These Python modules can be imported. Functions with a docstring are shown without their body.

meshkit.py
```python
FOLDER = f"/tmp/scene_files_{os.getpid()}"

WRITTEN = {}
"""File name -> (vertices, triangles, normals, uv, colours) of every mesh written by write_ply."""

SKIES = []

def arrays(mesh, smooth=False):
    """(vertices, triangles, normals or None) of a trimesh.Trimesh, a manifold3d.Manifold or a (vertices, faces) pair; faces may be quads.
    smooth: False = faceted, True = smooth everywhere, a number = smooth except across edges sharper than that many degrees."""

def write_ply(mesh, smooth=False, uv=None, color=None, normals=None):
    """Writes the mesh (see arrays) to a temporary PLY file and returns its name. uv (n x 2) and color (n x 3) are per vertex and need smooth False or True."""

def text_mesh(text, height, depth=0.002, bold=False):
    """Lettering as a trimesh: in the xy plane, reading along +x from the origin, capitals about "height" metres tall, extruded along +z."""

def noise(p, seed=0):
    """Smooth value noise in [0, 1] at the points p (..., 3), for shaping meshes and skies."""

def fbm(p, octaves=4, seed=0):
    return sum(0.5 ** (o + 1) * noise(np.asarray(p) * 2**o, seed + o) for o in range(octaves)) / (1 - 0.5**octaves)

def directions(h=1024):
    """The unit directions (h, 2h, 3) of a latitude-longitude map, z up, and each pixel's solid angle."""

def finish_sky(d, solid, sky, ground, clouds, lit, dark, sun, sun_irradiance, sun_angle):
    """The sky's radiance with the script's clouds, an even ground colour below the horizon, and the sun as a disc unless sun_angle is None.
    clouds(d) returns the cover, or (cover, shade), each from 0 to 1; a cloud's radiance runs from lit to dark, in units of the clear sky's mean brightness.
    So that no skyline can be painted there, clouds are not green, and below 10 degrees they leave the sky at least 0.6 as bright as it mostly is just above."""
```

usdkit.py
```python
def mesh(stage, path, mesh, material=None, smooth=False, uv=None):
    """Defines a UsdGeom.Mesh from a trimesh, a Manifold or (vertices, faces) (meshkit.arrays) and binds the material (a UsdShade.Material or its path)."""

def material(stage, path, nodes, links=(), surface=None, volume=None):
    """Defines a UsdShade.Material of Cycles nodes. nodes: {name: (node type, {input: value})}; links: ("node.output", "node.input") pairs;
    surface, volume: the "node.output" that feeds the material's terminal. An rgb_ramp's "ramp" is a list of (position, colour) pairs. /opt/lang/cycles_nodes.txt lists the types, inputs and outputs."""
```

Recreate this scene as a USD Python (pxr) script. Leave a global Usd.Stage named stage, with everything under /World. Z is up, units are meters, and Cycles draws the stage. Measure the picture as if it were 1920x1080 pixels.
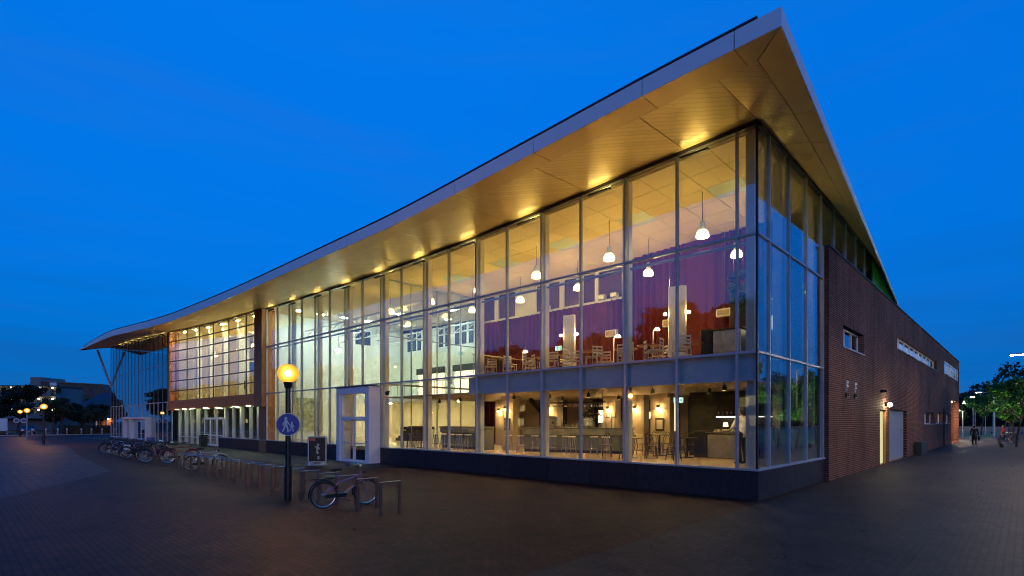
import math, random
import numpy as np, trimesh, usdkit
import manifold3d as m3
from shapely import geometry as sg, affinity
from shapely.ops import unary_union
from pxr import Usd, UsdGeom, UsdLux, UsdShade, Gf, Sdf

stage = Usd.Stage.CreateInMemory()
UsdGeom.SetStageUpAxis(stage, 'Z'); UsdGeom.SetStageMetersPerUnit(stage, 1.0)
UsdGeom.Xform.Define(stage, '/World'); UsdGeom.Scope.Define(stage, '/World/Looks')
rng = random.Random(7); nrg = np.random.default_rng(7)
PI = math.pi

EXPOSURE = 2.0            # long dusk exposure, in stops
K = 2.0 ** -EXPOSURE      # lamp strengths are given as they look in the picture
# ---------------------------------------------------------------- camera, sky, last glow of the sun, exposure
F_PX, YAW, HORIZON = 1006.3, math.radians(46.3), 789.0        # in the 1920 x 1080 photograph
EYE = (5.27, -15.22, 2.18)
cam = UsdGeom.Camera.Define(stage, '/World/camera')
cam.CreateHorizontalApertureAttr(36.0); cam.CreateVerticalApertureAttr(20.25)
cam.CreateFocalLengthAttr(36.0 * F_PX / 1920)
cam.CreateVerticalApertureOffsetAttr((HORIZON - 540) / 1920 * 36.0)   # shift lens: the verticals stay upright
cam.CreateClippingRangeAttr(Gf.Vec2f(0.1, 3000))
cam.CreateExposureAttr(EXPOSURE)
cam.AddTranslateOp().Set(Gf.Vec3d(*EYE))
cam.AddRotateXYZOp().Set(Gf.Vec3f(90, 0, math.degrees(PI / 2 - YAW)))

SUN_EL, SUN_AZ = math.radians(6.0), math.radians(118)          # behind the camera, hidden by the town: only its glow is left
usdkit.material(stage, '/World/Looks/sky', {
    's': ('sky_texture', {'sky_type': 'single_scattering', 'sun_disc': False, 'sun_elevation': SUN_EL, 'sun_rotation': SUN_AZ, 'altitude': 0.0, 'air_density': 1.0, 'aerosol_density': 0.0, 'ozone_density': 8.0}),
    'tc': ('texture_coordinate', {}),
    'mp': ('mapping', {'scale': (1.0, 1.0, 7.0)}),
    'n': ('noise_texture', {'scale': 2.1, 'detail': 6, 'roughness': 0.55, 'distortion': 0.5}),
    'r': ('rgb_ramp', {'ramp': [(0.0, (0, 0, 0)), (0.45, (0.02, 0.02, 0.02)), (0.66, (0.22, 0.22, 0.22)), (1, (0.4, 0.4, 0.4))]}),
    'sep': ('separate_xyz', {}),
    'veil': ('rgb_ramp', {'ramp': [(0.0, (0.98,) * 3), (0.25, (0.92,) * 3), (0.5, (0.85,) * 3), (0.75, (0.4,) * 3), (1, (0.3,) * 3)]}),
    'tone': ('rgb_ramp', {'ramp': [(0.0, (0.02, 0.20, 0.72)), (0.07, (0.002, 0.20, 0.80)), (0.13, (0.0, 0.215, 0.90)), (0.24, (0.0, 0.25, 1.10)), (0.5, (0.0, 0.262, 1.20)), (1, (0.0, 0.2, 0.9))]}),
    'h': ('hsv', {'saturation': 1.12, 'value': 1.0}),
    'v': ('mix', {'mix_type': 'mix'}),
    'c': ('mix', {'mix_type': 'mix', 'color2': (0.035, 0.25, 0.92)}),
    'mp2': ('mapping', {'scale': (1.0, 1.0, 11.0), 'location': (3.1, 1.7, 0.4)}), 'n2': ('noise_texture', {'scale': 1.7, 'detail': 5, 'roughness': 0.5, 'distortion': 0.3}),
    'r2': ('rgb_ramp', {'ramp': [(0.0, (0, 0, 0)), (0.46, (0, 0, 0)), (0.62, (0.32, 0.32, 0.32)), (1, (0.45, 0.45, 0.45))]}),
    'low': ('rgb_ramp', {'ramp': [(0.0, (1, 1, 1)), (0.12, (0.9, 0.9, 0.9)), (0.3, (0.1, 0.1, 0.1)), (0.4, (0, 0, 0)), (1, (0, 0, 0))]}), 'lm': ('mix', {'mix_type': 'multiply', 'fac': 1.0}),
    'dc': ('mix', {'mix_type': 'mix', 'color2': (0.012, 0.15, 0.56)}),
    'b': ('background_shader', {'strength': 0.15}),
}, [('s.color', 'h.color'), ('tc.generated', 'mp.vector'), ('mp.vector', 'n.vector'), ('n.fac', 'r.fac'), ('tc.generated', 'sep.vector'), ('sep.z', 'veil.fac'),
    ('h.color', 'v.color1'), ('veil.color', 'v.fac'), ('sep.z', 'tone.fac'), ('tone.color', 'v.color2'), ('v.color', 'c.color1'), ('r.color', 'c.fac'), ('tc.generated', 'mp2.vector'), ('mp2.vector', 'n2.vector'), ('n2.fac', 'r2.fac'), ('sep.z', 'low.fac'), ('r2.color', 'lm.color1'), ('low.color', 'lm.color2'), ('c.color', 'dc.color1'), ('lm.color', 'dc.fac'), ('dc.color', 'b.color')], surface='b.background')
dome = UsdLux.DomeLight.Define(stage, '/World/sky')
UsdShade.MaterialBindingAPI.Apply(dome.GetPrim()).Bind(UsdShade.Material.Get(stage, '/World/Looks/sky'))
dome.GetPrim().SetCustomDataByKey('kind', 'structure')
sun = UsdLux.DistantLight.Define(stage, '/World/afterglow')          # the last pink light from the west
sun.CreateIntensityAttr(0.026); sun.CreateAngleAttr(45.0); sun.CreateColorAttr(Gf.Vec3f(1.0, 0.80, 0.66)); sun.GetPrim().CreateAttribute('inputs:normalize', Sdf.ValueTypeNames.Bool).Set(True)
sun.AddRotateXYZOp().Set(Gf.Vec3f(90 - math.degrees(SUN_EL), 0, 180 - math.degrees(SUN_AZ)))

# ---------------------------------------------------------------- helpers
USED = {}
def path_for(name, parent='/World'):
    n = USED.get((parent, name), 0); USED[(parent, name)] = n + 1
    return f'{parent}/{name}' + (f'_{n:03d}' if n else '')
def ppath(p): return '/World' if p is None else (p if isinstance(p, str) else str(p.GetPath()))
def tag(o, label=None, cat=None, group=None, kind=None):
    o = o.GetPrim() if hasattr(o, 'GetPrim') else o
    for k, v in (('label', label), ('category', cat), ('group', group), ('kind', kind)):
        if v: o.SetCustomDataByKey(k, v)
    return o
def thing(name, label, cat, loc=(0, 0, 0), rz=0, group=None, s=1.0, parent=None):
    x = UsdGeom.Xform.Define(stage, path_for(name, ppath(parent)))
    x.AddTranslateOp().Set(Gf.Vec3d(*map(float, loc))); x.AddRotateZOp().Set(float(rz)); x.AddScaleOp().Set(Gf.Vec3f(s, s, s))
    return tag(x, label, cat, group)
def obj(name, mesh, material, parent=None, smooth=False, label=None, cat=None, group=None, kind=None):
    if isinstance(mesh, MB): mesh = mesh.mesh()
    m = usdkit.mesh(stage, path_for(name, ppath(parent)), mesh, MAT[material], smooth=smooth)
    return tag(m, label, cat, group, kind)
PROTO = {}
stage.CreateClassPrim('/World/Prototypes')
def proto(name):
    x = UsdGeom.Xform.Define(stage, '/World/Prototypes/' + name)
    x.AddTranslateOp(); x.AddRotateZOp(); x.AddScaleOp()
    return x.GetPrim()
def copy(pr, name, label, cat, loc, rz=0, group=None, s=1.0):
    x = UsdGeom.Xform.Define(stage, path_for(name)); p = x.GetPrim()
    p.GetReferences().AddInternalReference(pr.GetPath())
    for op, v in zip(x.GetOrderedXformOps(), (Gf.Vec3d(*map(float, loc)), float(rz), Gf.Vec3f(s, s, s))): op.Set(v)
    p.SetInstanceable(True)
    return tag(p, label, cat, group)

class MB:
    """collects shapes that become one mesh"""
    def __init__(s): s.v, s.f, s.n = [], [], 0
    def add(s, v, f):
        v = np.asarray(v, float); f = np.asarray(f, int)
        if f.shape[1] == 4: f = np.vstack([f[:, [0, 1, 2]], f[:, [0, 2, 3]]])
        s.v.append(v); s.f.append(f + s.n); s.n += len(v); return s
    def tm(s, m): return s.add(m.vertices, m.faces)
    def hexa(s, p):      # 8 corners: bottom 4 counter-clockwise, then top 4
        return s.add(p, [[0, 3, 2, 1], [4, 5, 6, 7], [0, 1, 5, 4], [1, 2, 6, 5], [2, 3, 7, 6], [3, 0, 4, 7]])
    def box(s, x0, x1, y0, y1, z0, z1):
        return s.hexa([(x0, y0, z0), (x1, y0, z0), (x1, y1, z0), (x0, y1, z0), (x0, y0, z1), (x1, y0, z1), (x1, y1, z1), (x0, y1, z1)])
    def rbox(s, c, size, rz=0, bevel=0.0):
        """box turned about z; with a chamfer when bevel > 0"""
        hx, hy, hz = np.array(size) / 2
        if bevel > 0:
            pts = []
            for sx in (-1, 1):
                for sy in (-1, 1):
                    for sz in (-1, 1):
                        pts += [(sx * (hx - bevel), sy * (hy - bevel), sz * hz), (sx * (hx - bevel), sy * hy, sz * (hz - bevel)), (sx * hx, sy * (hy - bevel), sz * (hz - bevel))]
            m = trimesh.convex.convex_hull(np.array(pts)); v, f = np.array(m.vertices), m.faces
        else:
            m = trimesh.creation.box([2 * hx, 2 * hy, 2 * hz]); v, f = np.array(m.vertices), m.faces
        a = math.radians(rz); r = np.array([[math.cos(a), -math.sin(a), 0], [math.sin(a), math.cos(a), 0], [0, 0, 1]])
        return s.add(v @ r.T + np.array(c), f)
    def tube(s, pts, r, n=8, caps=True):
        p = np.asarray(pts, float); m = len(p); r = np.broadcast_to(r, (m,))
        t = np.gradient(p, axis=0); t /= np.linalg.norm(t, axis=1, keepdims=True) + 1e-12
        up = np.array([0, 0, 1.0]) if abs(t[0, 2]) < 0.9 else np.array([1.0, 0, 0])
        a = np.cross(t, up); a /= np.linalg.norm(a, axis=1, keepdims=True) + 1e-12
        b = np.cross(t, a); th = np.arange(n) * 2 * PI / n
        v = p[:, None] + r[:, None, None] * (np.cos(th)[None, :, None] * a[:, None] + np.sin(th)[None, :, None] * b[:, None])
        f = [[i * n + j, i * n + (j + 1) % n, (i + 1) * n + (j + 1) % n, (i + 1) * n + j] for i in range(m - 1) for j in range(n)]
        v = v.reshape(-1, 3); k = len(v)
        f3 = np.array(f)[:, [0, 1, 2]].tolist() + np.array(f)[:, [0, 2, 3]].tolist()
        if caps:
            v = np.vstack([v, p[0], p[-1]])
            f3 += [[k, (j + 1) % n, j] for j in range(n)] + [[k + 1, (m - 1) * n + j, (m - 1) * n + (j + 1) % n] for j in range(n)]
        f3 = np.array(f3)[:, ::-1]
        return s.add(v, f3)
    def ring(s, c, R, r, axis='y', n=28, k=6, a0=0, a1=2 * PI, flat=1.0):
        """torus (or an arc of one) round the axis"""
        full = abs(a1 - a0 - 2 * PI) < 1e-6
        th = np.linspace(a0, a1, n + 1)[:n] if full else np.linspace(a0, a1, n)
        ph = np.arange(k) * 2 * PI / k
        rad = R + r * np.cos(ph)[None, :]; w = r * flat * np.sin(ph)[None, :] + 0 * th[:, None]
        x, z = rad * np.cos(th)[:, None], rad * np.sin(th)[:, None]
        v = np.stack({'y': (x, w, z), 'z': (x, z, w), 'x': (w, x, z)}[axis], -1).reshape(-1, 3) + np.array(c)
        m = n if full else n - 1
        f = [[i * k + j, i * k + (j + 1) % k, ((i + 1) % n) * k + (j + 1) % k, ((i + 1) % n) * k + j] for i in range(m) for j in range(k)]
        return s.add(v, f)
    def lathe(s, prof, c=(0, 0, 0), n=16):
        p = np.array(prof, float); th = np.arange(n) * 2 * PI / n; m = len(p)
        v = np.stack([p[:, :1] * np.cos(th), p[:, :1] * np.sin(th), p[:, 1:] + 0 * th], -1).reshape(-1, 3) + np.array(c)
        f = [[i * n + j, i * n + (j + 1) % n, (i + 1) * n + (j + 1) % n, (i + 1) * n + j] for i in range(m - 1) for j in range(n)]
        return s.add(v, f)
    def ball(s, c, r, sub=2, sc=(1, 1, 1)):
        m = trimesh.creation.icosphere(sub, r); return s.add(np.array(m.vertices) * sc + np.array(c), m.faces)
    def sheet(s, top, thick):
        """a grid (a, b, 3) of points as a plate hanging thick below it"""
        g = np.asarray(top, float); a, b = g.shape[:2]; lo = g - np.array([0, 0, thick])
        v = np.vstack([g.reshape(-1, 3), lo.reshape(-1, 3)]); n = a * b
        I = lambda i, j: i * b + j
        f = []
        for i in range(a - 1):
            for j in range(b - 1):
                q = [I(i, j), I(i + 1, j), I(i + 1, j + 1), I(i, j + 1)]; f += [q, [n + x for x in q[::-1]]]
        rim = [I(i, 0) for i in range(a)] + [I(a - 1, j) for j in range(1, b)] + [I(i, b - 1) for i in range(a - 2, -1, -1)] + [I(0, j) for j in range(b - 2, 0, -1)]
        for x, y in zip(rim, rim[1:] + rim[:1]): f.append([y, x, n + x, n + y])
        return s.add(v, f)
    def poly(s, shape, z0, z1):
        for g in getattr(shape, 'geoms', [shape]):
            s.tm(trimesh.creation.extrude_polygon(g, z1 - z0, engine='earcut').apply_translation([0, 0, z0]))
        return s
    def xform(s, fn):
        s.v = [np.apply_along_axis(fn, 1, v) for v in s.v]; return s
    def move(s, d): s.v = [v + np.array(d) for v in s.v]; return s
    def mesh(s):
        return trimesh.Trimesh(np.vstack(s.v), np.vstack(s.f), process=False)

def leaf_cloud(n, size, fn, seed=1):
    r = np.random.default_rng(seed); c = np.array([fn(r) for _ in range(n)])
    a = r.normal(size=(n, 3)); a /= np.linalg.norm(a, axis=1, keepdims=True); b = np.cross(a, r.normal(size=(n, 3))); b /= np.linalg.norm(b, axis=1, keepdims=True)
    s = size * r.uniform(.6, 1.35, (n, 1)); v = np.stack([c - a * s, c + b * s * .55, c + a * s, c - b * s * .55], 1).reshape(-1, 3)
    f = np.arange(4 * n).reshape(n, 4); return MB().add(v, f)

# ---------------------------------------------------------------- materials
MAT = {}
def M(name, nodes, links, surface): MAT[name] = usdkit.material(stage, '/World/Looks/' + name, nodes, links, surface=surface)
def plain(name, col, rough=0.5, metal=0.0, var=0.18, scale=3.0, bump=0.0, coat=0.0, stretch=(1, 1, 1), spec=0.5):
    """a paint, stone, metal or cloth with uneven tone and gloss"""
    lo, hi = [c * (1 - var) for c in col], [min(1, c * (1 + var)) for c in col]
    nodes = {'g': ('geometry', {}), 'm': ('mapping', {'scale': stretch}), 'n': ('noise_texture', {'scale': scale, 'detail': 5, 'roughness': 0.6}),
             'r': ('rgb_ramp', {'ramp': [(0.3, lo), (0.7, hi)]}),
             'q': ('map_range', {'from_min': 0.3, 'from_max': 0.7, 'to_min': rough * 0.85, 'to_max': min(1, rough * 1.15)}),
             'p': ('principled_bsdf', {'metallic': metal, 'coat_weight': coat, 'specular_ior_level': spec})}
    links = [('g.position', 'm.vector'), ('m.vector', 'n.vector'), ('n.fac', 'r.fac'), ('r.color', 'p.base_color'), ('n.fac', 'q.value'), ('q.result', 'p.roughness')]
    if bump:
        nodes['b'] = ('bump', {'strength': 1.0, 'distance': bump}); links += [('n.fac', 'b.height'), ('b.normal', 'p.normal')]
    M(name, nodes, links, 'p.BSDF')
def glow(name, col, strength):
    M(name, {'e': ('emission', {'color': col, 'strength': strength * K})}, [], 'e.emission')
def pane(name, r0, tint=(1, 1, 1), rough=0.0):
    """window glass: clear, mirroring more the flatter one looks along it"""
    M(name, {'lw': ('layer_weight', {'blend': 0.5}), 'pw': ('math', {'math_type': 'power', 'value2': 5.0}), 'ma': ('math', {'math_type': 'multiply_add', 'value2': 1 - r0, 'value3': r0, 'use_clamp': True}),
             't': ('transparent_bsdf', {'color': tint}), 'gl': ('glossy_bsdf', {'color': (0.95, 0.98, 1.0), 'roughness': rough, 'distribution': 'ggx'}), 'x': ('mix_closure', {})},
      [('lw.facing', 'pw.value1'), ('pw.value', 'ma.value1'), ('ma.value', 'x.fac'), ('t.BSDF', 'x.closure1'), ('gl.BSDF', 'x.closure2')], 'x.closure')
pane('glass', 0.115, (0.95, 0.97, 0.96))
pane('glass_partition', 0.03, (0.97, 0.99, 0.98))
pane('glass_coated', 0.42, (0.46, 0.54, 0.58))
pane('glass_side', 0.24, (0.72, 0.78, 0.80))
M('frosted_film', {'t': ('transparent_bsdf', {'color': (0.6, 0.62, 0.58)}), 'd': ('diffuse_bsdf', {'color': (0.50, 0.54, 0.48)}), 'tl': ('translucent_bsdf', {'color': (0.5, 0.54, 0.48)}), 'y': ('mix_closure', {'fac': 0.4}), 'x': ('mix_closure', {'fac': 0.8})}, [('d.BSDF', 'y.closure1'), ('tl.BSDF', 'y.closure2'), ('t.BSDF', 'x.closure1'), ('y.closure', 'x.closure2')], 'x.closure')

def bricks(name, c1, c2, mortar, axes, w, h, joint, rough=0.8, dist=0.004, patch=0.25, streak=1.0):
    a, b = axes
    M(name, {'g': ('geometry', {}), 's': ('separate_xyz', {}), 'c': ('combine_xyz', {}),
             'br': ('brick_texture', {'color1': c1, 'color2': c2, 'mortar': mortar, 'scale': 1.0, 'mortar_size': joint, 'mortar_smooth': 0.15, 'brick_width': w, 'row_height': h, 'bias': -0.1}),
             'n': ('noise_texture', {'scale': 0.35, 'detail': 6, 'roughness': 0.65}), 'n2': ('noise_texture', {'scale': 14.0, 'detail': 4}),
             'r': ('rgb_ramp', {'ramp': [(0.3, (1 - patch,) * 3), (0.7, (1 + patch,) * 3)]}), 'mu': ('mix', {'mix_type': 'multiply', 'fac': 1.0}),
             'r2': ('rgb_ramp', {'ramp': [(0.3, (0.8, 0.8, 0.8)), (0.7, (1.15, 1.15, 1.15))]}), 'mu2': ('mix', {'mix_type': 'multiply', 'fac': 1.0}),
             'sm': ('mapping', {'scale': (1.4, 1.4, streak)}), 'sn': ('noise_texture', {'scale': 1.1, 'detail': 8, 'roughness': 0.7, 'distortion': 0.6}), 'sr': ('rgb_ramp', {'ramp': [(0.34, (0.55, 0.55, 0.55)), (0.47, (0.92, 0.92, 0.92)), (0.6, (1.0, 1.0, 1.0)), (0.72, (1.22, 1.2, 1.18))]}), 'mu3': ('mix', {'mix_type': 'multiply', 'fac': 1.0}),
             'hm': ('math', {'math_type': 'multiply_add', 'value2': -1.0, 'value3': 1.0}), 'ha': ('math', {'math_type': 'multiply_add', 'value2': 0.35}),
             'b': ('bump', {'strength': 1.0, 'distance': dist}), 'p': ('principled_bsdf', {'roughness': rough, 'specular_ior_level': 0.10})},
      [('g.position', 's.vector'), (f's.{a}', 'c.x'), (f's.{b}', 'c.y'), ('c.vector', 'br.vector'), ('g.position', 'n.vector'), ('g.position', 'n2.vector'),
       ('n.fac', 'r.fac'), ('br.color', 'mu.color1'), ('r.color', 'mu.color2'), ('n2.fac', 'r2.fac'), ('mu.color', 'mu2.color1'), ('r2.color', 'mu2.color2'), ('g.position', 'sm.vector'), ('sm.vector', 'sn.vector'), ('sn.fac', 'sr.fac'), ('mu2.color', 'mu3.color1'), ('sr.color', 'mu3.color2'), ('mu3.color', 'p.base_color'),
       ('br.fac', 'hm.value1'), ('n2.fac', 'ha.value1'), ('hm.value', 'ha.value3'), ('ha.value', 'b.height'), ('b.normal', 'p.normal')], 'p.BSDF')
bricks('brick', (0.33, 0.15, 0.095), (0.22, 0.105, 0.07), (0.035, 0.028, 0.025), ('y', 'z'), 0.22, 0.078, 0.014, dist=0.008, streak=0.14)
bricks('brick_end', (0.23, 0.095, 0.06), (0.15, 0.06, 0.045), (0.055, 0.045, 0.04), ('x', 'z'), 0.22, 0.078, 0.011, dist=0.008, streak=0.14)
bricks('plaza_paving', (0.072, 0.021, 0.011), (0.040, 0.014, 0.008), (0.016, 0.009, 0.007), ('x', 'y'), 0.21, 0.105, 0.008, rough=0.62, patch=0.4)
bricks('street_paving', (0.050, 0.034, 0.024), (0.032, 0.024, 0.018), (0.025, 0.022, 0.02), ('y', 'x'), 0.21, 0.105, 0.008, rough=0.6, patch=0.35)
bricks('pale_paving', (0.085, 0.050, 0.040), (0.064, 0.040, 0.034), (0.035, 0.025, 0.02), ('x', 'y'), 0.3, 0.3, 0.010, rough=0.6, patch=0.3)
bricks('grey_paving', (0.11, 0.09, 0.07), (0.085, 0.07, 0.056), (0.035, 0.03, 0.026), ('y', 'x'), 0.3, 0.15, 0.010, rough=0.65, patch=0.3)
bricks('far_brick', (0.17, 0.12, 0.09), (0.12, 0.085, 0.07), (0.08, 0.07, 0.06), ('y', 'z'), 0.3, 0.1, 0.014, dist=0.004)

plain('frame_paint', (0.36, 0.40, 0.44), 0.38, 0.25, 0.06)
plain('frame_dark_blue', (0.10, 0.12, 0.15), 0.4, 0.25, 0.06)
plain('steel_paint', (0.62, 0.60, 0.52), 0.42, 0.1, 0.06)
plain('white_paint', (0.74, 0.75, 0.76), 0.45, 0, 0.05)
plain('dark_frame', (0.018, 0.016, 0.016), 0.4, 0.2)
plain('stone', (0.026, 0.025, 0.030), 0.5, 0, 0.3, 6.0, 0.0015, 0, (1, 1, 1), 0.3)
plain('stone_pale', (0.034, 0.034, 0.042), 0.5, 0, 0.3, 6.0, 0.0015, 0, (1, 1, 1), 0.3)
plain('stone_dark', (0.020, 0.019, 0.024), 0.5, 0, 0.3, 6.0, 0.0015, 0, (1, 1, 1), 0.3)
plain('fascia', (0.74, 0.74, 0.74), 0.42, 0.0, 0.02, 0.6)
plain('roof_trim', (0.03, 0.03, 0.035), 0.5)
plain('roof_felt', (0.06, 0.06, 0.065), 0.85, 0, 0.2)
plain('brown_panel', (0.36, 0.15, 0.06), 0.55, 0, 0.15, 2.0, 0, 0, (1, 1, 1), 0.2)
plain('orange_panel', (0.78, 0.22, 0.055), 0.6, 0, 0.12, 2.0, 0, 0, (1, 1, 1), 0.2)
plain('green_panel', (0.04, 0.40, 0.12), 0.45, 0, 0.12, 2.0)
plain('wall_white', (0.76, 0.78, 0.72), 0.7, 0, 0.04)
plain('wall_beige', (0.38, 0.30, 0.20), 0.6, 0, 0.1, 2.0, 0, 0, (3, 3, 0.3))
plain('wall_dark', (0.022, 0.018, 0.016), 0.45)
plain('wall_grey', (0.10, 0.10, 0.10), 0.8)
plain('ceiling_tile', (0.72, 0.60, 0.38), 0.75, 0, 0.03, 4.0)
plain('ceiling_joint', (0.22, 0.18, 0.12), 0.8)
plain('floor_wood', (0.42, 0.29, 0.16), 0.35, 0, 0.2, 2.0, 0, 0, (8, 1, 1))
plain('floor_pale', (0.50, 0.47, 0.40), 0.35, 0, 0.08)
plain('slab_steel', (0.50, 0.60, 0.66), 0.45, 0.1, 0.06)
plain('curtain_red', (0.11, 0.004, 0.010), 0.75, 0, 0.2, 1.2, 0, 0, (1, 1, 0.2))
plain('foyer_brown', (0.30, 0.22, 0.10), 0.5, 0, 0.15)
plain('plum', (0.11, 0.05, 0.065), 0.4, 0, 0.12)
plain('wood_light', (0.72, 0.64, 0.48), 0.5, 0, 0.14, 3.0)
plain('wood_orange', (0.42, 0.17, 0.06), 0.4, 0, 0.15, 3.0)
plain('wood_dark', (0.045, 0.028, 0.02), 0.4)
plain('bar_steel', (0.42, 0.42, 0.38), 0.33, 0.85, 0.1, 2.0)
plain('bar_grey', (0.16, 0.16, 0.14), 0.4, 0.3, 0.15)
plain('chrome', (0.72, 0.72, 0.72), 0.2, 1.0, 0.05)
plain('galvanised', (0.42, 0.43, 0.44), 0.45, 0.8, 0.15, 12.0)
plain('rusty_post', (0.16, 0.085, 0.05), 0.55, 0.3, 0.3, 9.0)
plain('black_paint', (0.012, 0.012, 0.013), 0.32, 0, 0.2, 6.0, 0.0, 0.3)
plain('rubber', (0.016, 0.016, 0.017), 0.75)
plain('red_cloth', (0.42, 0.03, 0.04), 0.7)
plain('blue_cloth', (0.03, 0.06, 0.22), 0.8)
plain('dark_cloth', (0.012, 0.012, 0.015), 0.85)
plain('white_cloth', (0.62, 0.60, 0.58), 0.8)
plain('red_knit', (0.25, 0.03, 0.03), 0.85)
plain('skin', (0.45, 0.25, 0.17), 0.55)
plain('hair', (0.035, 0.02, 0.012), 0.6)
plain('sign_blue', (0.008, 0.035, 0.26), 0.35, 0, 0.05, 2.0)
plain('sign_white', (0.55, 0.55, 0.55), 0.4, 0, 0.03)
plain('poster_black', (0.03, 0.024, 0.018), 0.3)
plain('poster_orange', (0.55, 0.14, 0.05), 0.35)
plain('poster_art', (0.45, 0.40, 0.33), 0.4, 0, 0.4, 30.0)
plain('mural', (0.34, 0.36, 0.22), 0.6, 0, 0.75, 3.2)
plain('bark', (0.075, 0.055, 0.04), 0.9, 0, 0.3, 14.0, 0.006)
plain('car_blue', (0.012, 0.02, 0.07), 0.25, 0.3, 0.05, 2.0, 0, 0.8)
plain('car_glass', (0.01, 0.012, 0.014), 0.08)
plain('concrete', (0.30, 0.29, 0.27), 0.85, 0, 0.15, 3.0)
plain('pale_render', (0.20, 0.19, 0.17), 0.85, 0, 0.1)
plain('slate', (0.03, 0.035, 0.055), 0.6, 0, 0.2)
plain('door_metal', (0.36, 0.40, 0.46), 0.45, 0.3, 0.05, 2.0)
plain('grass', (0.035, 0.10, 0.025), 0.9, 0, 0.4, 2.5, 0.03)
plain('window_far', (0.02, 0.022, 0.026), 0.15)
plain('light_rail', (0.22, 0.20, 0.16), 0.7)
plain('bin_metal', (0.05, 0.055, 0.055), 0.45, 0.5)
for nm, c, r in (('paint_silver', (0.42, 0.44, 0.46), 0.3), ('paint_black', (0.015, 0.015, 0.016), 0.3), ('paint_blue', (0.03, 0.07, 0.2), 0.3), ('paint_purple', (0.23, 0.14, 0.22), 0.3), ('paint_red', (0.3, 0.03, 0.03), 0.3), ('paint_green', (0.03, 0.09, 0.05), 0.3)):
    plain(nm, c, r, 0.35, 0.05, 3, 0, 0.6)

def leaves(name, c1, c2):
    M(name, {'oi': ('geometry', {}), 'r': ('rgb_ramp', {'ramp': [(0, c1), (1, c2)]}), 'd': ('principled_bsdf', {'roughness': 0.55}), 't': ('translucent_bsdf', {}), 'x': ('mix_closure', {'fac': 0.35})},
      [('oi.random_per_island', 'r.fac'), ('r.color', 'd.base_color'), ('r.color', 't.color'), ('d.BSDF', 'x.closure1'), ('t.BSDF', 'x.closure2')], 'x.closure')
leaves('leaf_street', (0.05, 0.14, 0.022), (0.11, 0.25, 0.04))
leaves('leaf_dark', (0.018, 0.035, 0.014), (0.045, 0.07, 0.022))
leaves('leaf_olive', (0.05, 0.055, 0.02), (0.10, 0.10, 0.035))

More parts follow.
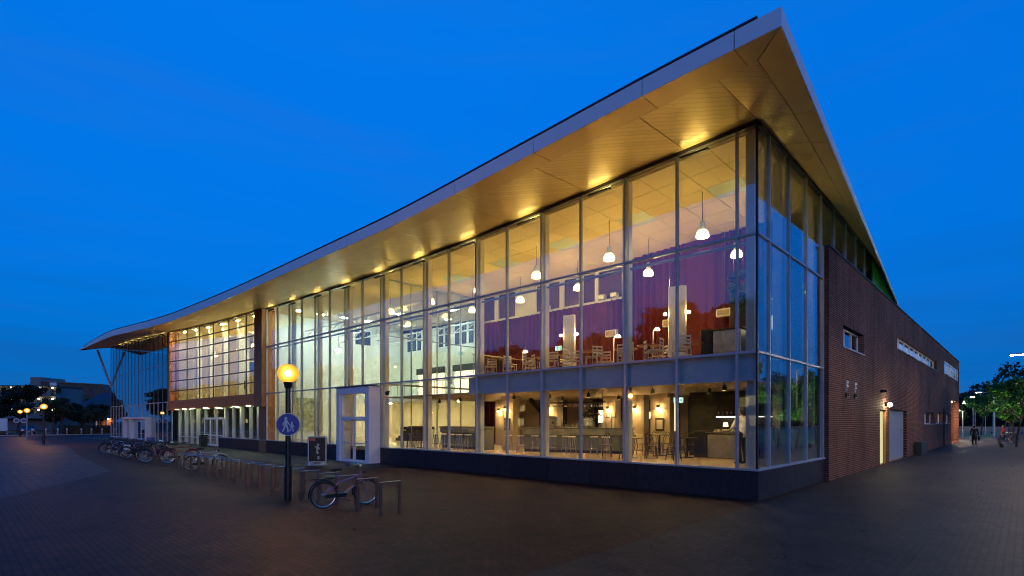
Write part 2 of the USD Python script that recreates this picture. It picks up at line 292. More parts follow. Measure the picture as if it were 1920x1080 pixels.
# planked soffit: long narrow metal planks, joints as grooves
M('soffit_planks', {'g': ('geometry', {}), 'm': ('mapping', {'rotation': (0, 0, -0.76), 'scale': (1, 1, 1)}), 's': ('separate_xyz', {}), 'fr': ('math', {'math_type': 'multiply', 'value2': 5.0}), 'fa': ('math', {'math_type': 'fraction'}),
    'fl': ('math', {'math_type': 'floor'}), 'wn': ('white_noise_texture', {'dimensions': '1D'}),
    'jr': ('rgb_ramp', {'ramp': [(0, (0.6,) * 3), (0.03, (0.6,) * 3), (0.06, (1,) * 3), (0.95, (1,) * 3), (0.98, (0.6,) * 3), (1, (0.6,) * 3)]}),
    'tr': ('rgb_ramp', {'ramp': [(0, (0.60, 0.45, 0.19)), (1, (0.66, 0.50, 0.21))]}), 'mu': ('mix', {'mix_type': 'multiply', 'fac': 1.0}),
    'b': ('bump', {'strength': 0.6, 'distance': 0.01}), 'p': ('principled_bsdf', {'metallic': 0.45, 'roughness': 0.40})},
  [('g.position', 'm.vector'), ('m.vector', 's.vector'), ('s.y', 'fr.value1'), ('fr.value', 'fa.value1'), ('fr.value', 'fl.value1'), ('fl.value', 'wn.w'), ('wn.value', 'tr.fac'), ('fa.value', 'jr.fac'),
   ('tr.color', 'mu.color1'), ('jr.color', 'mu.color2'), ('mu.color', 'p.base_color'), ('jr.color', 'b.height'), ('b.normal', 'p.normal')], 'p.BSDF')
plain('soffit_band', (0.58, 0.42, 0.165), 0.42, 0.45, 0.05, 1.0)

WARM, WHITE, GREENISH, AMBER = (1.0, 0.70, 0.36), (1.0, 0.93, 0.80), (0.86, 1.0, 0.80), (1.0, 0.42, 0.03)
glow('lamp_pendant', (1.0, 0.70, 0.17), 44)
glow('lamp_spot', (1.0, 0.70, 0.24), 1000)
glow('lamp_atrium', (0.76, 1.0, 0.86), 190)
glow('lamp_box', (1.0, 0.88, 0.46), 1250)
glow('lamp_uplight', (1.0, 0.80, 0.32), 27)
glow('lamp_sconce', (1.0, 0.64, 0.26), 420)
glow('lamp_menu', (1.0, 0.80, 0.44), 3)
glow('lamp_shelf', (1.0, 0.85, 0.62), 9)
glow('lamp_door', (1.0, 0.85, 0.50), 160)
glow('lamp_led', (1.0, 0.78, 0.50), 270)
glow('lamp_led_far', (1.0, 0.84, 0.58), 420)
glow('lamp_bulb', (1.0, 0.50, 0.07), 1100)
glow('lamp_entrance', (0.80, 1.0, 0.62), 62)
glow('lamp_flood', (0.86, 1.0, 0.84), 110)
glow('lamp_floor', (1.0, 0.60, 0.22), 230)
glow('lamp_exit', (0.65, 1.0, 0.85), 1.3)
glow('lamp_exit_far', (0.70, 1.0, 0.45), 1900)
glow('lamp_tree', (0.66, 1.0, 0.48), 4500)
glow('lamp_far', (1.0, 0.88, 0.58), 24)
glow('lit_window', (1.0, 0.72, 0.30), 1.1)
glow('lit_window_cool', (0.80, 0.92, 1.0), 0.75)
glow('lit_door', (0.95, 0.92, 0.45), 0.75)
glow('lamp_orange_ball', (1.0, 0.42, 0.04), 2.2)
for nm, c_, s_ in (('lamp_halo_inner', (1.0, 0.72, 0.30), 0.85), ('lamp_halo_outer', (1.0, 0.55, 0.12), 0.55)):
    M(nm, {'e': ('emission', {'color': c_, 'strength': s_ * K}), 't': ('transparent_bsdf', {'color': (1, 1, 1)}), 'a': ('add_closure', {})}, [('e.emission', 'a.closure1'), ('t.BSDF', 'a.closure2')], 'a.closure')
M('lamp_globe', {'e': ('emission', {'color': AMBER, 'strength': 0.62 * K}), 't': ('transparent_bsdf', {'color': (0.70, 0.55, 0.30)}), 'a': ('add_closure', {})}, [('e.emission', 'a.closure1'), ('t.BSDF', 'a.closure2')], 'a.closure')

# ---------------------------------------------------------------- ground
def flat(name, pts, z, material, label=None, kind='structure', cat=None):
    p = sg.Polygon(pts); m = MB(); v, f = trimesh.creation.triangulate_polygon(p, engine='earcut')
    v = np.c_[v, np.full(len(v), z)]; f = np.array(f)
    if np.cross(v[f[0, 1]] - v[f[0, 0]], v[f[0, 2]] - v[f[0, 0]])[2] < 0: f = f[:, ::-1]
    return obj(name, m.add(v, f), material, kind=kind, label=label, cat=cat)
flat('ground', [(-1500, -1500), (1500, -1500), (1500, 1500), (-1500, 1500)], -0.004, 'plaza_paving')
flat('pavement', [(0.0, -60), (40, -60), (40, 160), (0.2, 160), (0.2, 0)], 0.0, 'street_paving')
flat('square', [(-95, -8.9), (-52, -8.4), (-38.8, -9.6), (-23.2, -10.4), (-12, -16), (-12, -60), (-95, -60)], 0.0, 'pale_paving')
flat('forecourt', [(-86, -0.2), (-86, -3.2), (-20, -3.6), (-17, -2.4), (-17, -0.2)], 0.0, 'grey_paving')
flat('road', [(-130, -60), (-106.5, -60), (-99.2, 8), (-130, 40)], 0.0, 'street_paving')
obj('kerb', MB().hexa([(-106.5, -60, 0), (-106.1, -60, 0), (-98.8, 8, 0), (-99.2, 8, 0), (-106.5, -60, .13), (-106.1, -60, .13), (-98.8, 8, .13), (-99.2, 8, .13)]), 'concrete', kind='structure')
for x, y, r in ((-32, -12.5, .34), (-14.5, -4.8, .32), (-21.5, -15.5, .34)):
    cv = obj('manhole_cover', MB().lathe([(0, .004), (r, .004), (r, -.02)][::-1], (x, y, .001), 24), 'stone', kind='structure')
flat('lawn', [(-30, 74), (2.2, 74), (3.2, 128), (-30, 128)], 0.004, 'grass')
flat('lawn_verge', [(6.2, 40), (40, 40), (40, 128), (5.2, 128)], 0.004, 'grass')

# ---------------------------------------------------------------- the theatre
from scipy.interpolate import PchipInterpolator
def curve(pts):
    a = np.array(sorted(pts)); return PchipInterpolator(a[:, 0], a[:, 1], extrapolate=True)
zw = curve([(-96, 12.35), (-86, 12.2), (-70, 11.75), (-56, 11.05), (-45, 10.45), (-33, 10.02), (-18.3, 9.80), (-11.8, 9.9), (-7.6, 10.04), (-4, 10.21), (0, 10.38), (2, 10.46)])
ze = curve([(5.27 + (x - 5.27) * .94, 2.18 + (z - 2.18) * .94) for x, z in [(-93, 12.15), (-91, 12.1), (-70, 11.72), (-60, 11.16), (-51.5, 10.66), (-42.6, 10.30), (-27.7, 10.15), (-15, 10.16), (-5.7, 10.51), (-2, 10.69), (1.43, 10.8), (3, 10.85)]])
hf = curve([(-88, .06), (-85.3, .07), (-77, .40), (-66, .58), (-51, .56), (-39, .52), (-26, .44), (-14, .44), (1.7, .40)])
EDGE_Y = -3.45; CORNER = np.array([1.66, EDGE_Y, 10.29]); TAIL = np.array([0.06, 22.6, 8.62])
zs = curve([(0, 10.38), (3, 10.39), (7.3, 10.33), (15.2, 10.06), (18, 9.6), (22.6, 8.62)])       # top of the side glazing
def edge_side(y): t = (y - EDGE_Y) / (TAIL[1] - EDGE_Y); return CORNER + t * (TAIL - CORNER)
ZP, Z3, Z2 = 0.855, 4.08, 7.33                                    # plinth, first transom, second transom
XK = [-0.57 - 1.8 * k for k in range(19)]                         # mullions of the front
YK = [0.95 + 1.8 * k for k in range(9)]                           # mullions of the side
XL, XB, XA = -85.4, -56.0, -34.3                                  # left corner, box's left edge, box's right edge
B = thing('theatre_building', 'large glass-fronted theatre with a sweeping wave roof, lit golden from inside', 'theatre')
JB = dict(parent=B)

# roof and its edges
g = []; RY = (EDGE_Y + .03, 0.2, 4, 8, 12, 15.2, 18.5, 22.4)
for x in list(np.linspace(-85.25, 0, 44)) + [None]:
    row = []
    for y in RY:
        e = edge_side(y)
        if x is None: row.append((e[0] - .05, y, e[2] + .40 - .013 * (y + 3.45) - .06)); continue
        front = float(ze(x)) + float(hf(x)) - .06
        if y < 0: row.append((x, y, front)); continue
        back = max(front, float(zw(x)) + .14) + .01 * y                # level above the ceilings
        side = float(zs(min(y, 22.6))) + .12                           # what the side glazing asks for
        f = max(0, min(1, (x + 22) / 22)); row.append((x, y, max(back * (1 - f) + side * f, (float(zw(x)) + .12) if y < 12.5 else 0)))
    g.append(row)
roof = obj('roof', MB().sheet(g, 0.05), 'roof_felt', B)
xs = [1.66, 0.7, -1.55] + [-1.55 - 3.55 * k for k in range(1, 24)]
xs = [x for x in xs if x > -84.5] + [-85.3]
for a, b in zip(xs, xs[1:]):                                       # fascia panels with open joints
    m = MB(); n = max(2, int((a - b) / 0.8)); t = np.linspace(a - (0.012 if a < 1.6 else 0), b + 0.012, n + 1)
    v = []; 
    for x in t: v += [(x, EDGE_Y, float(ze(x))), (x, EDGE_Y, float(ze(x) + hf(x))), (x, EDGE_Y + .03, float(ze(x) + hf(x))), (x, EDGE_Y + .03, float(ze(x)))]
    f = [[4 * i + j, 4 * i + (j + 1) % 4, 4 * i + 4 + (j + 1) % 4, 4 * i + 4 + j] for i in range(n) for j in range(4)] + [[3, 2, 1, 0], [4 * n, 4 * n + 1, 4 * n + 2, 4 * n + 3]]
    obj('fascia_panel', m.add(v, f), 'fascia', roof)
ys = [EDGE_Y, -0.6, 3.3, 7.0, 10.7, 14.4, 18.1, 22.6]
for a, b in zip(ys, ys[1:]):
    p, q = edge_side(a + .012), edge_side(b - .012); h0, h1 = .40 - .013 * (a + 3.45), .40 - .013 * (b + 3.45)
    obj('fascia_panel', MB().hexa([p - [.03, 0, 0], p, q, q - [.03, 0, 0], p + [-.03, 0, h0], p + [0, 0, h0], q + [0, 0, h1], q + [-.03, 0, h1]]), 'fascia', roof)
t = np.linspace(1.17, -82, 60)
obj('roof_trim', MB().tube([(x, EDGE_Y + .05, float(ze(x) + hf(x)) + .045) for x in t], 0.055, 6), 'roof_trim', roof)

def sof(x, v):        # front soffit: v 0 at the glass, 1 at the edge
    return (x, EDGE_Y * v, float(zw(x)) * (1 - v) + float(ze(x)) * v + 0.03)
soffit = obj('soffit_frame', MB().sheet([[(x, .10, float(zw(x)) + .05), (x, .3, float(zw(x)) + .05)] for x in np.linspace(-85.3, 0, 40)], .03), 'dark_frame', B)
V_IN = 0.768
jx = [0.0] + [-2.1 - 3.6 * k for k in range(23)] + [-85.3]
for a, b in zip(jx, jx[1:]):
    if a - b < .3: continue
    n = max(2, int((a - b) / .6)); t = np.linspace(a - .01, b + .01, n + 1)
    obj('soffit_panel', MB().sheet([[sof(x, v) for v in np.linspace(.004, V_IN, 4)] for x in t], .025), 'soffit_planks', soffit, smooth=40)
for a, b in zip(xs, xs[1:]):
    if b > 0.6: continue
    a = min(a, 0.70); n = max(2, int((a - b) / .6)); t = np.linspace(a - .01, b + .01, n + 1)
    obj('soffit_edge_panel', MB().sheet([[sof(x, v) for v in np.linspace(V_IN + .004, .998, 3)] for x in t], .03), 'soffit_band', soffit, smooth=40)
def sofs(y, v):       # side soffit
    e = edge_side(y); return (e[0] * v + .002, y, float(zs(y)) * (1 - v) + e[2] * v + .03)
# corner field, split like the photograph's: inner planks, outer band
c_in = np.array([0.91, -2.65, 10.33])
E0 = edge_side(0.0)
def bil(p00, p01, p10, p11, n=7):
    p00, p01, p10, p11 = map(np.array, (p00, p01, p10, p11)); s = np.linspace(0, 1, n)
    return [[(p00 * (1 - u) + p01 * u) * (1 - w) + (p10 * (1 - u) + p11 * u) * w for u in s] for w in s]
def lerp(a, b, t): return np.array(a) * (1 - t) + np.array(b) * t
W0 = np.array([0.01, -.01, 10.41]); A1 = np.array(sof(0.0, V_IN)); S1 = np.array(sofs(0.0, .63))
obj('soffit_panel', MB().sheet([[(W0 * (1 - u) + A1 * u) * (1 - w) + (S1 * (1 - u) + c_in * u) * w for u in np.linspace(0, 1, 7)] for w in np.linspace(0, 1, 7)], .025), 'soffit_planks', soffit, smooth=40)
K0, K1 = np.array(sof(0.70, .998)), np.array([1.655, EDGE_Y, 10.32])
obj('soffit_edge_panel', MB().sheet(bil(lerp(c_in, A1, .23), K0, c_in + [0, -.012, 0], K1), .03), 'soffit_band', soffit, smooth=40)
yj = [0.0, 1.75, 5.4, 9.0, 12.6, 15.2]
obj('soffit_edge_panel', MB().sheet(bil(c_in + [.012, .012, 0], K1 + [0, .02, 0], S1 + [.012, 0, 0], E0 + [-.004, 0, .03]), .03), 'soffit_band', soffit, smooth=40)
for a, b in zip(yj, yj[1:]):
    t = np.linspace(a + .01, b - .01, 5)
    obj('soffit_panel', MB().sheet([[sofs(y, 0.004), sofs(y, .32), sofs(y, .626)] for y in t][::-1], .025), 'soffit_planks', soffit, smooth=40)
    obj('soffit_edge_panel', MB().sheet([[sofs(y, .636), sofs(y, .996)] for y in t][::-1], .03), 'soffit_band', soffit, smooth=40)
t = np.linspace(15.21, 22.5, 10)
obj('soffit_edge_panel', MB().sheet([[sofs(y, 0.004), sofs(y, .996)] for y in t][::-1], .03), 'soffit_band', soffit, smooth=40)
obj('green_panel', MB().add([(0.0, y, z) for y in t for z in (8.5, float(zs(y)))], [[2 * i, 2 * i + 1, 2 * i + 3, 2 * i + 2] for i in range(9)]).add([(-.08, y, z) for y in t for z in (8.5, float(zs(y)))], [[2 * i, 2 * i + 2, 2 * i + 3, 2 * i + 1] for i in range(9)]), 'green_panel', B)

# plinth of stone slabs, with a sill
def slab_run(p, q, z1, width=1.8, name='plinth_slab'):
    p, q = np.array(p, float), np.array(q, float); L = np.linalg.norm(q - p); d = (q - p) / L; nrm = np.array([d[1], -d[0]])
    n = max(1, round(L / width)); c = np.linspace(0, L, n + 1)
    for a, b in zip(c, c[1:]):
        o = .012 + rng.uniform(-.002, .002); A, Bb = p + d * (a + .005), p + d * (b - .005)
        pts = [A, Bb, Bb + nrm * -.12, A + nrm * -.12]; pts = [np.array(x) + nrm * o for x in pts]
        obj(name, MB().hexa([(*x, -.05) for x in pts] + [(*x, z1) for x in pts]), rng.choice(['stone', 'stone', 'stone_pale', 'stone_dark']), B)
slab_run((-18.6, 0), (0, 0), ZP - .06); slab_run((0, 0), (0, 6.66), ZP - .06, 1.66); slab_run((-42.6, 0), (-21.95, 0), ZP - .06)
obj('sill', MB().box(-18.6, .05, -.05, .2, ZP - .055, ZP - .002), 'frame_paint', B)
obj('sill', MB().box(-.15, .05, .202, 6.66, ZP - .055, ZP - .002), 'frame_paint', B)
obj('sill', MB().box(-42.6, -21.95, -.05, .2, ZP - .055, ZP - .002), 'frame_paint', B)

# front glazing
def glass_y(x0, x1, z0, z1, y=0.0, z1b=None, mat='glass'):
    z1b = z1 if z1b is None else z1b
    e = [rng.uniform(-.004, .004) for _ in range(4)]                # no two panes hang in quite the same plane
    return obj('pane', MB().hexa([(x0, y + e[0], z0), (x1, y + e[1], z0), (x1, y + .02 + e[1], z0), (x0, y + .02 + e[0], z0), (x0, y + e[2], z1), (x1, y + e[3], z1b), (x1, y + .02 + e[3], z1b), (x0, y + .02 + e[2], z1)]), mat, B)
def glass_x(y0, y1, z0, z1, x=0.0, z1b=None, mat='glass_side'):
    z1b = z1 if z1b is None else z1b
    e = [rng.uniform(-.004, .004) for _ in range(4)]
    return obj('pane', MB().hexa([(x - .02 + e[0], y0, z0), (x + e[0], y0, z0), (x + e[1], y1, z0), (x - .02 + e[1], y1, z0), (x - .02 + e[2], y0, z1), (x + e[2], y0, z1), (x + e[3], y1, z1b), (x - .02 + e[3], y1, z1b)]), mat, B)
edges = [0.0] + XK
for a, b in zip(edges, edges[1:]):
    for z0, z1 in ((ZP, Z3 - .03), (Z3 + .03, Z2 - .03), (Z2 + .03, None)):
        if z0 == ZP and a < -18.5 and b > -22.2: continue      # the porch stands here
        glass_y(b + .03, a - .03, z0, float(zw(b)) - .13 if z1 is None else z1, .03, float(zw(a)) - .13 if z1 is None else z1)
for x in XK:
    z0 = ZP if not (-22 < x < -18.8) else 3.99
    obj('mullion', MB().box(x - .03, x + .03, -.02, .10, z0, float(zw(x)) - .02), 'frame_paint', B)
obj('corner_post', MB().box(-.055, .0, .0, .06, ZP, 10.36), 'dark_frame', B)
for z in (Z3, Z2):
    obj('transom', MB().box(-32.95, -.056, -.018, .12, z - .035, z + .035), 'frame_paint', B)
t = np.linspace(-33.0, 0, 30)
obj('head_frame', MB().sheet([[(x, -.06, float(zw(x)) + .02), (x, .1, float(zw(x)) + .02)] for x in t], .13), 'dark_frame', B)
for k in range(0, 19, 2):                                          # steel columns behind every second mullion
    x = XK[k] + (.26 if k == 0 else -.16)
    obj('column', MB().box(x - .12, x + .12, .30, .52, .80, float(zw(x)) - .02), 'steel_paint', B)
obj('floor_beam', MB().box(-12.0, -.10, .16, .28, 3.30, Z3 - .04), 'slab_steel', B)
obj('wind_beam', MB().tube([(-33, .42, Z2 - .1), (-.3, .42, Z2 - .1)], .05, 8), 'frame_paint', B)
for k in range(24):                                                # small uplights on the head frame
    x = -1.75 - 3.35 * k
    if x < -85: break
    zz = float(zw(x)) - .24
    u = obj('uplight', MB().box(x - .42, x + .42, -.16, -.06, zz - .06, zz), 'dark_frame', B)
    obj('lens', MB().box(x - .38, x + .38, -.14, -.08, zz + .001, zz + .008), 'lamp_uplight', u)

# side glazing round the corner
ye = [0.0] + YK
for i, (a, b) in enumerate(zip(ye, ye[1:])):
    bb = min(b, 6.55) if i == 3 else b
    rows = ((ZP, Z3 - .03), (Z3 + .03, Z2 - .03), (Z2 + .03, None)) if i < 4 else ((8.53, None),)
    for z0, z1 in rows:
        e = bb if z1 else b
        glass_x(a + .03, e - .03, z0, float(zs(a)) - .1 if z1 is None else z1, -.03, float(zs(e)) - .1 if z1 is None else z1)
for i, y in enumerate(YK):
    z0 = ZP if i < 3 else (8.5 if i > 3 else 7.3)
    obj('mullion', MB().box(-.14, .02, y - .025, y + .025, z0, float(zs(y)) - .02), 'frame_paint', B)
obj('mullion', MB().box(-.14, .02, 6.55, 6.62, ZP, 8.5), 'frame_paint', B)
for z in (Z3, Z2): obj('transom', MB().box(-.10, .014, .062, 6.55, z - .03, z + .03), 'frame_paint', B)
obj('head_frame', MB().sheet([[(-.1, y, float(zs(y)) + .02), (.05, y, float(zs(y)) + .02)] for y in np.linspace(15.4, .11, 16)], .11), 'dark_frame', B)
film = obj('window_film', MB().box(-.062, -.058, .98, 6.5, ZP + .02, 2.0), 'frosted_film', B)
for i, (w, z) in enumerate(((.55, 1.62), (.42, 1.55), (.5, 1.48), (.36, 1.41))):
    obj('lettering_line', MB().box(-.056, -.054, 1.75, 1.75 + w, z, z + .03), 'dark_frame', film)
obj('figure_mark', MB().poly(unary_union([sg.Point(0, .27).buffer(.05), sg.Polygon([(-.06, .2), (.06, .2), (.12, .02), (.2, -.2), (.12, -.22), (.03, -.05), (-.1, -.2), (-.16, -.16), (-.06, .02)])]), 0, .002).xform(lambda p: np.array([-.056 + p[2], 1.45 + p[0], 1.75 + p[1]])), 'dark_frame', film)
obj('side_column', MB().box(-.42, -.2, 2.5, 2.72, .8, 10.2), 'steel_paint', B)
obj('side_column', MB().box(-.42, -.2, 6.1, 6.32, .8, 10.2), 'steel_paint', B)

# brick wing
op = [(8.76, 12.5, 5.08, 5.92), (21.0, 39.6, 6.2, 6.98), (45.0, 58.2, 6.35, 7.5), (16.1, 17.85, 0.02, 2.72), (18.6, 24.3, 0.02, 2.78), (32.0, 37.6, 1.95, 2.8), (38.8, 43.4, 1.95, 2.8), (45.3, 50.2, 1.95, 2.8), (51.3, 59.2, 0.02, 4.15)]
wall = sg.Polygon([(6.68, -.05), (59.6, -.05), (59.6, 8.47), (6.68, 8.47)], [[(a, c), (b, c), (b, d), (a, d)] for a, b, c, d in op])
BX = 0.16
def side_wall(shape, x0, x1): return MB().poly(shape, 0, x1 - x0).xform(lambda p: np.array([x0 + p[2], p[0], p[1]]))
bw = obj('brick_wall', side_wall(wall, -.25, BX), 'brick', B)
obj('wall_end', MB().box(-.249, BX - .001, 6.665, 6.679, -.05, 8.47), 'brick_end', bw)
obj('parapet_cap', MB().box(-.3, BX + .05, 6.64, 59.65, 8.474, 8.53), 'roof_trim', bw)
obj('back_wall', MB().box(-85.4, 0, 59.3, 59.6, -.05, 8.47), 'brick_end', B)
obj('wing_roof', MB().box(-85.4, -.3, 22.4, 59.3, 8.3, 8.45), 'roof_felt', B)
def side_window(y0, y1, z0, z1, n, mat, frame='white_paint', depth=.24, sill=True):
    w = obj('window', MB().box(BX - depth - .05, BX - depth + .02, y0, y1, z0, z0 + .06).box(BX - depth - .05, BX - depth + .02, y0, y1, z1 - .06, z1), frame, B)
    c = np.linspace(y0, y1, n + 1)
    for y in c: obj('frame', MB().box(BX - depth - .05, BX - depth + .02, max(y0, y - .035), min(y1, y + .035), z0 + .06, z1 - .06), frame, w)
    for a, b in zip(c, c[1:]):
        obj('pane', MB().box(BX - depth - .03, BX - depth - .015, a + .035, b - .035, z0 + .06, z1 - .06), 'glass', w)
        obj('blind', MB().box(BX - depth - .3, BX - depth - .28, a + .1, b - .1, z0, z1), mat[int(rng.random() * len(mat))] if isinstance(mat, list) else mat, w)
    if sill: obj('window_sill', MB().box(BX - depth + .021, BX + .05, y0 - .02, y1 + .02, z0 - .05, z0 - .004), 'frame_paint', w)
side_window(8.76, 12.5, 5.08, 5.92, 3, ['lit_window_cool', 'wall_dark', 'lit_window_cool'])
side_window(21.0, 39.6, 6.2, 6.98, 9, 'lit_window_cool')
side_window(45.0, 58.2, 6.35, 7.5, 6, 'lit_window_cool', depth=.05)
side_window(32.0, 37.6, 1.95, 2.8, 2, ['lit_window_cool', 'wall_dark'])
side_window(38.8, 43.4, 1.95, 2.8, 2, ['lit_window', 'lit_window'])
side_window(45.3, 50.2, 1.95, 2.8, 1, 'wall_dark')
d = obj('side_door', MB().box(BX - .20, BX - .16, 16.1, 17.0, .02, 2.66).box(BX - .20, BX - .16, 17.02, 17.85, .02, 2.66), 'lit_door', B)
obj('handle', MB().box(BX - .155, BX - .12, 16.85, 16.88, 1.0, 1.25), 'chrome', d)
obj('door_reveal', MB().box(BX - .155, BX - .02, 17.80, 17.845, .02, 2.70), 'brown_panel', B)
rd = obj('roller_door', MB().box(BX - .21, BX - .18, 18.6, 24.3, .02, 2.78), 'door_metal', B)
for k in range(23): obj('slat', MB().box(BX - .18, BX - .165, 18.62, 24.28, .04 + k * .118, .04 + k * .118 + .105), 'door_metal', rd)
obj('handle', MB().box(BX - .165, BX - .13, 23.2, 23.36, 1.62, 1.70), 'chrome', rd)
obj('entrance_recess', MB().box(-2.6, -2.5, 51.2, 59.3, 0, 4.2).box(-2.5, BX - .42, 51.1, 51.28, 0, 4.2).box(-2.5, BX - .42, 51.2, 59.3, 4.16, 4.26), 'orange_panel', B)
for y in (52.6, 56.2): obj('recess_lamp', MB().box(-.5, -.2, y, y + .5, 4.10, 4.15), 'lamp_led_far', B)
dp = obj('downpipe', MB().tube([(BX + .06, 44.2, 0), (BX + .06, 44.2, 3.2)], .05, 8), 'dark_frame', B)
wlp = obj('wall_lamp', MB().box(BX, BX + .12, 17.33, 17.47, 2.92, 3.1), 'dark_frame', B)
obj('globe', MB().ball((BX + .2, 17.4, 2.98), .11), 'lamp_door', wlp)
obj('camera_box', MB().rbox((BX + .14, 16.2, 3.62), (.28, .14, .14), 0, .02), 'dark_frame', B)
for y in (9.3, 10.75):                                               # a pair of small house signs on dark feet
    s_ = obj('wall_sign', MB().box(BX, BX + .05, y - .2, y + .2, 3.66, 3.76).box(BX, BX + .05, y - .2, y - .1, 3.34, 3.66).box(BX, BX + .05, y - .06, y + .13, 3.5, 3.59), 'galvanised', B)
    obj('foot', MB().box(BX, BX + .06, y - .2, y + .2, 3.10, 3.16).box(BX, BX + .06, y - .16, y - .08, 3.16, 3.28).box(BX, BX + .06, y + .08, y + .16, 3.16, 3.28), 'dark_frame', s_)
obj('meter_box', MB().rbox((BX + .22, 28.2, .42), (.42, 2.3, .84), 0, .03), 'bin_metal', B)

# far left: dark, mirror-like glass hall
LX = np.linspace(XL, XB, 18)
for a, b in zip(LX, LX[1:]):
    door = -75.5 < a and b < -64.2
    for z0, z1 in ((.12, Z3 - .03), (Z3 + .03, 8.0), (8.06, None)):
        if z0 == .12 and door: z0 = 2.55
        glass_y(a + .02, b - .02, z0, float(zw(a)) - .1 if z1 is None else z1, 0, float(zw(b)) - .1 if z1 is None else z1)
for x in LX: obj('mullion', MB().box(x - .022, x + .022, -.025, .05, Z3, float(zw(x)) - .02), 'frame_dark_blue', B)
for x in LX: obj('mullion', MB().box(x - .022, x + .022, -.04, .06, .1, Z3 - .05), 'frame_paint', B)
for z, h in ((Z3, .05), (8.03, .03)): obj('transom', MB().box(XL, XB, -.03, .09, z - h, z + h), 'frame_paint', B)
obj('sill', MB().box(XL, XB, -.08, .12, 0, .11), 'white_paint', B)
obj('head_frame', MB().sheet([[(x, -.05, float(zw(x)) + .02), (x, .1, float(zw(x)) + .02)] for x in np.linspace(XL, XB, 24)], .1), 'dark_frame', B)
lp = obj('hall_porch', MB().box(-75.4, -64.3, -.5, .1, 2.4, 2.6).box(-75.4, -75.2, -.5, .1, 0, 2.4).box(-64.5, -64.3, -.5, .1, 0, 2.4).box(-71.9, -71.5, -.5, .1, 0, 2.4), 'white_paint', B)
for a, b in ((-75.2, -71.9), (-71.5, -68.0), (-68.0, -64.5)):
    obj('door', MB().box(a + .04, a + .12, -.12, -.06, .04, 2.38).box(b - .12, b - .04, -.12, -.06, .04, 2.38).box(a + .12, b - .12, -.12, -.06, .04, .14).box(a + .12, b - .12, -.12, -.06, 2.28, 2.38), 'white_paint', lp)
    obj('pane', MB().box(a + .12, b - .12, -.10, -.08, .14, 2.28), 'glass_coated', lp)
obj('notice_board', MB().box(-67.6, -64.8, .16, .2, .9, 2.2), 'slab_steel', B)
obj('end_wall', MB().box(XL, XL + .2, .14, 22, 0, 12), 'wall_grey', B)
st = obj('strut', MB().tube([(-85.3, .0, 6.8), (-85.25, -1.50, 11.75)], .13, 10), 'frame_paint', B)

# the orange-rimmed box with its fine grid
obj('box_pillar', MB().box(-34.3, -32.96, -.32, .6, Z3 - .9, float(zw(-33.6)) - .02), 'brown_panel', B)
obj('box_pillar', MB().box(-34.25, -32.98, -.02, .6, 0, Z3 - .9), 'brown_panel', B)
obj('box_edge', MB().box(-56.2, -55.75, -.32, .5, Z3 - .9, float(zw(-56)) - .04), 'brown_panel', B)
bx = np.linspace(-55.75, -34.32, 7)
for a, b in zip(bx, bx[1:]): obj('orange_panel', MB().box(a + .006, b - .006, -.30, .5, 3.30, Z3 - .02), 'orange_panel', B)
GX = np.linspace(-55.72, -34.34, 13); NR = 7
def zg(x, j): return Z3 + (float(zw(x)) - .1 - Z3) * j / NR
for a, b in zip(GX, GX[1:]):
    for j in range(NR):
        obj('pane', MB().hexa([(a + .015, -.2, zg(a, j) + .02), (b - .015, -.2, zg(b, j) + .02), (b - .015, -.18, zg(b, j) + .02), (a + .015, -.18, zg(a, j) + .02), (a + .015, -.2, zg(a, j + 1) - .02), (b - .015, -.2, zg(b, j + 1) - .02), (b - .015, -.18, zg(b, j + 1) - .02), (a + .015, -.18, zg(a, j + 1) - .02)]), 'glass', B)
for j in range(NR + 1):
    obj('transom', MB().sheet([[(x, -.25, zg(x, j) + .035), (x, -.14, zg(x, j) + .035)] for x in np.linspace(-55.74, -34.32, 14)], .07), 'dark_frame', B)
for x in GX[1:-1:2]: obj('mullion', MB().box(x - .02, x + .02, -.23, -.15, Z3, float(zw(x)) - .1), 'dark_frame', B)
for x in GX[2:-1:2]: obj('column', MB().box(x - .24, x + .24, 1.1, 1.5, Z3 + .02, float(zw(x)) - .1), 'steel_paint', B)
t = np.linspace(-56, -33, 20)
obj('head_frame', MB().sheet([[(x, -.34, float(zw(x)) + .02), (x, -.08, float(zw(x)) + .02)] for x in t], .1), 'brown_panel', B)
# its ground floor, set back
gx = [-55.7, -53.6, -51.8, -50.0, -47.8, -45.2, -42.7, -41.0, -39.2, -37.4, -35.8, -34.3]
for i, (a, b) in enumerate(zip(gx, gx[1:])):
    z0 = .06 if b <= -42.6 else ZP
    glass_y(a + .04, b - .04, 2.42 if i in (4, 5) else z0, 3.26, .62)
for i, x in enumerate(gx):
    w = .17 if i in (1, 3, 6, 8, 10) else .05
    obj('column' if w > .1 else 'mullion', MB().box(x - w, x + w, .5, .72, 0, 3.29), 'steel_paint', B)
obj('transom', MB().box(-55.7, -42.9, .55, .7, .62, .68), 'white_paint', B)
dd = obj('entrance_door', MB().box(-47.8, -42.8, .38, .5, 2.36, 2.46), 'white_paint', B)
for a, b in ((-47.7, -46.1), (-46.05, -44.45), (-44.4, -42.85)):
    obj('leaf_frame', MB().box(a, a + .1, .42, .48, .03, 2.36).box(b - .1, b, .42, .48, .03, 2.36).box(a + .1, b - .1, .42, .48, .03, .16).box(a + .1, b - .1, .42, .48, .9, .98).box(a + .1, b - .1, .42, .48, 2.28, 2.36), 'white_paint', dd)
    obj('pane', MB().box(a + .1, b - .1, .44, .46, .16, 2.28), 'glass', dd)
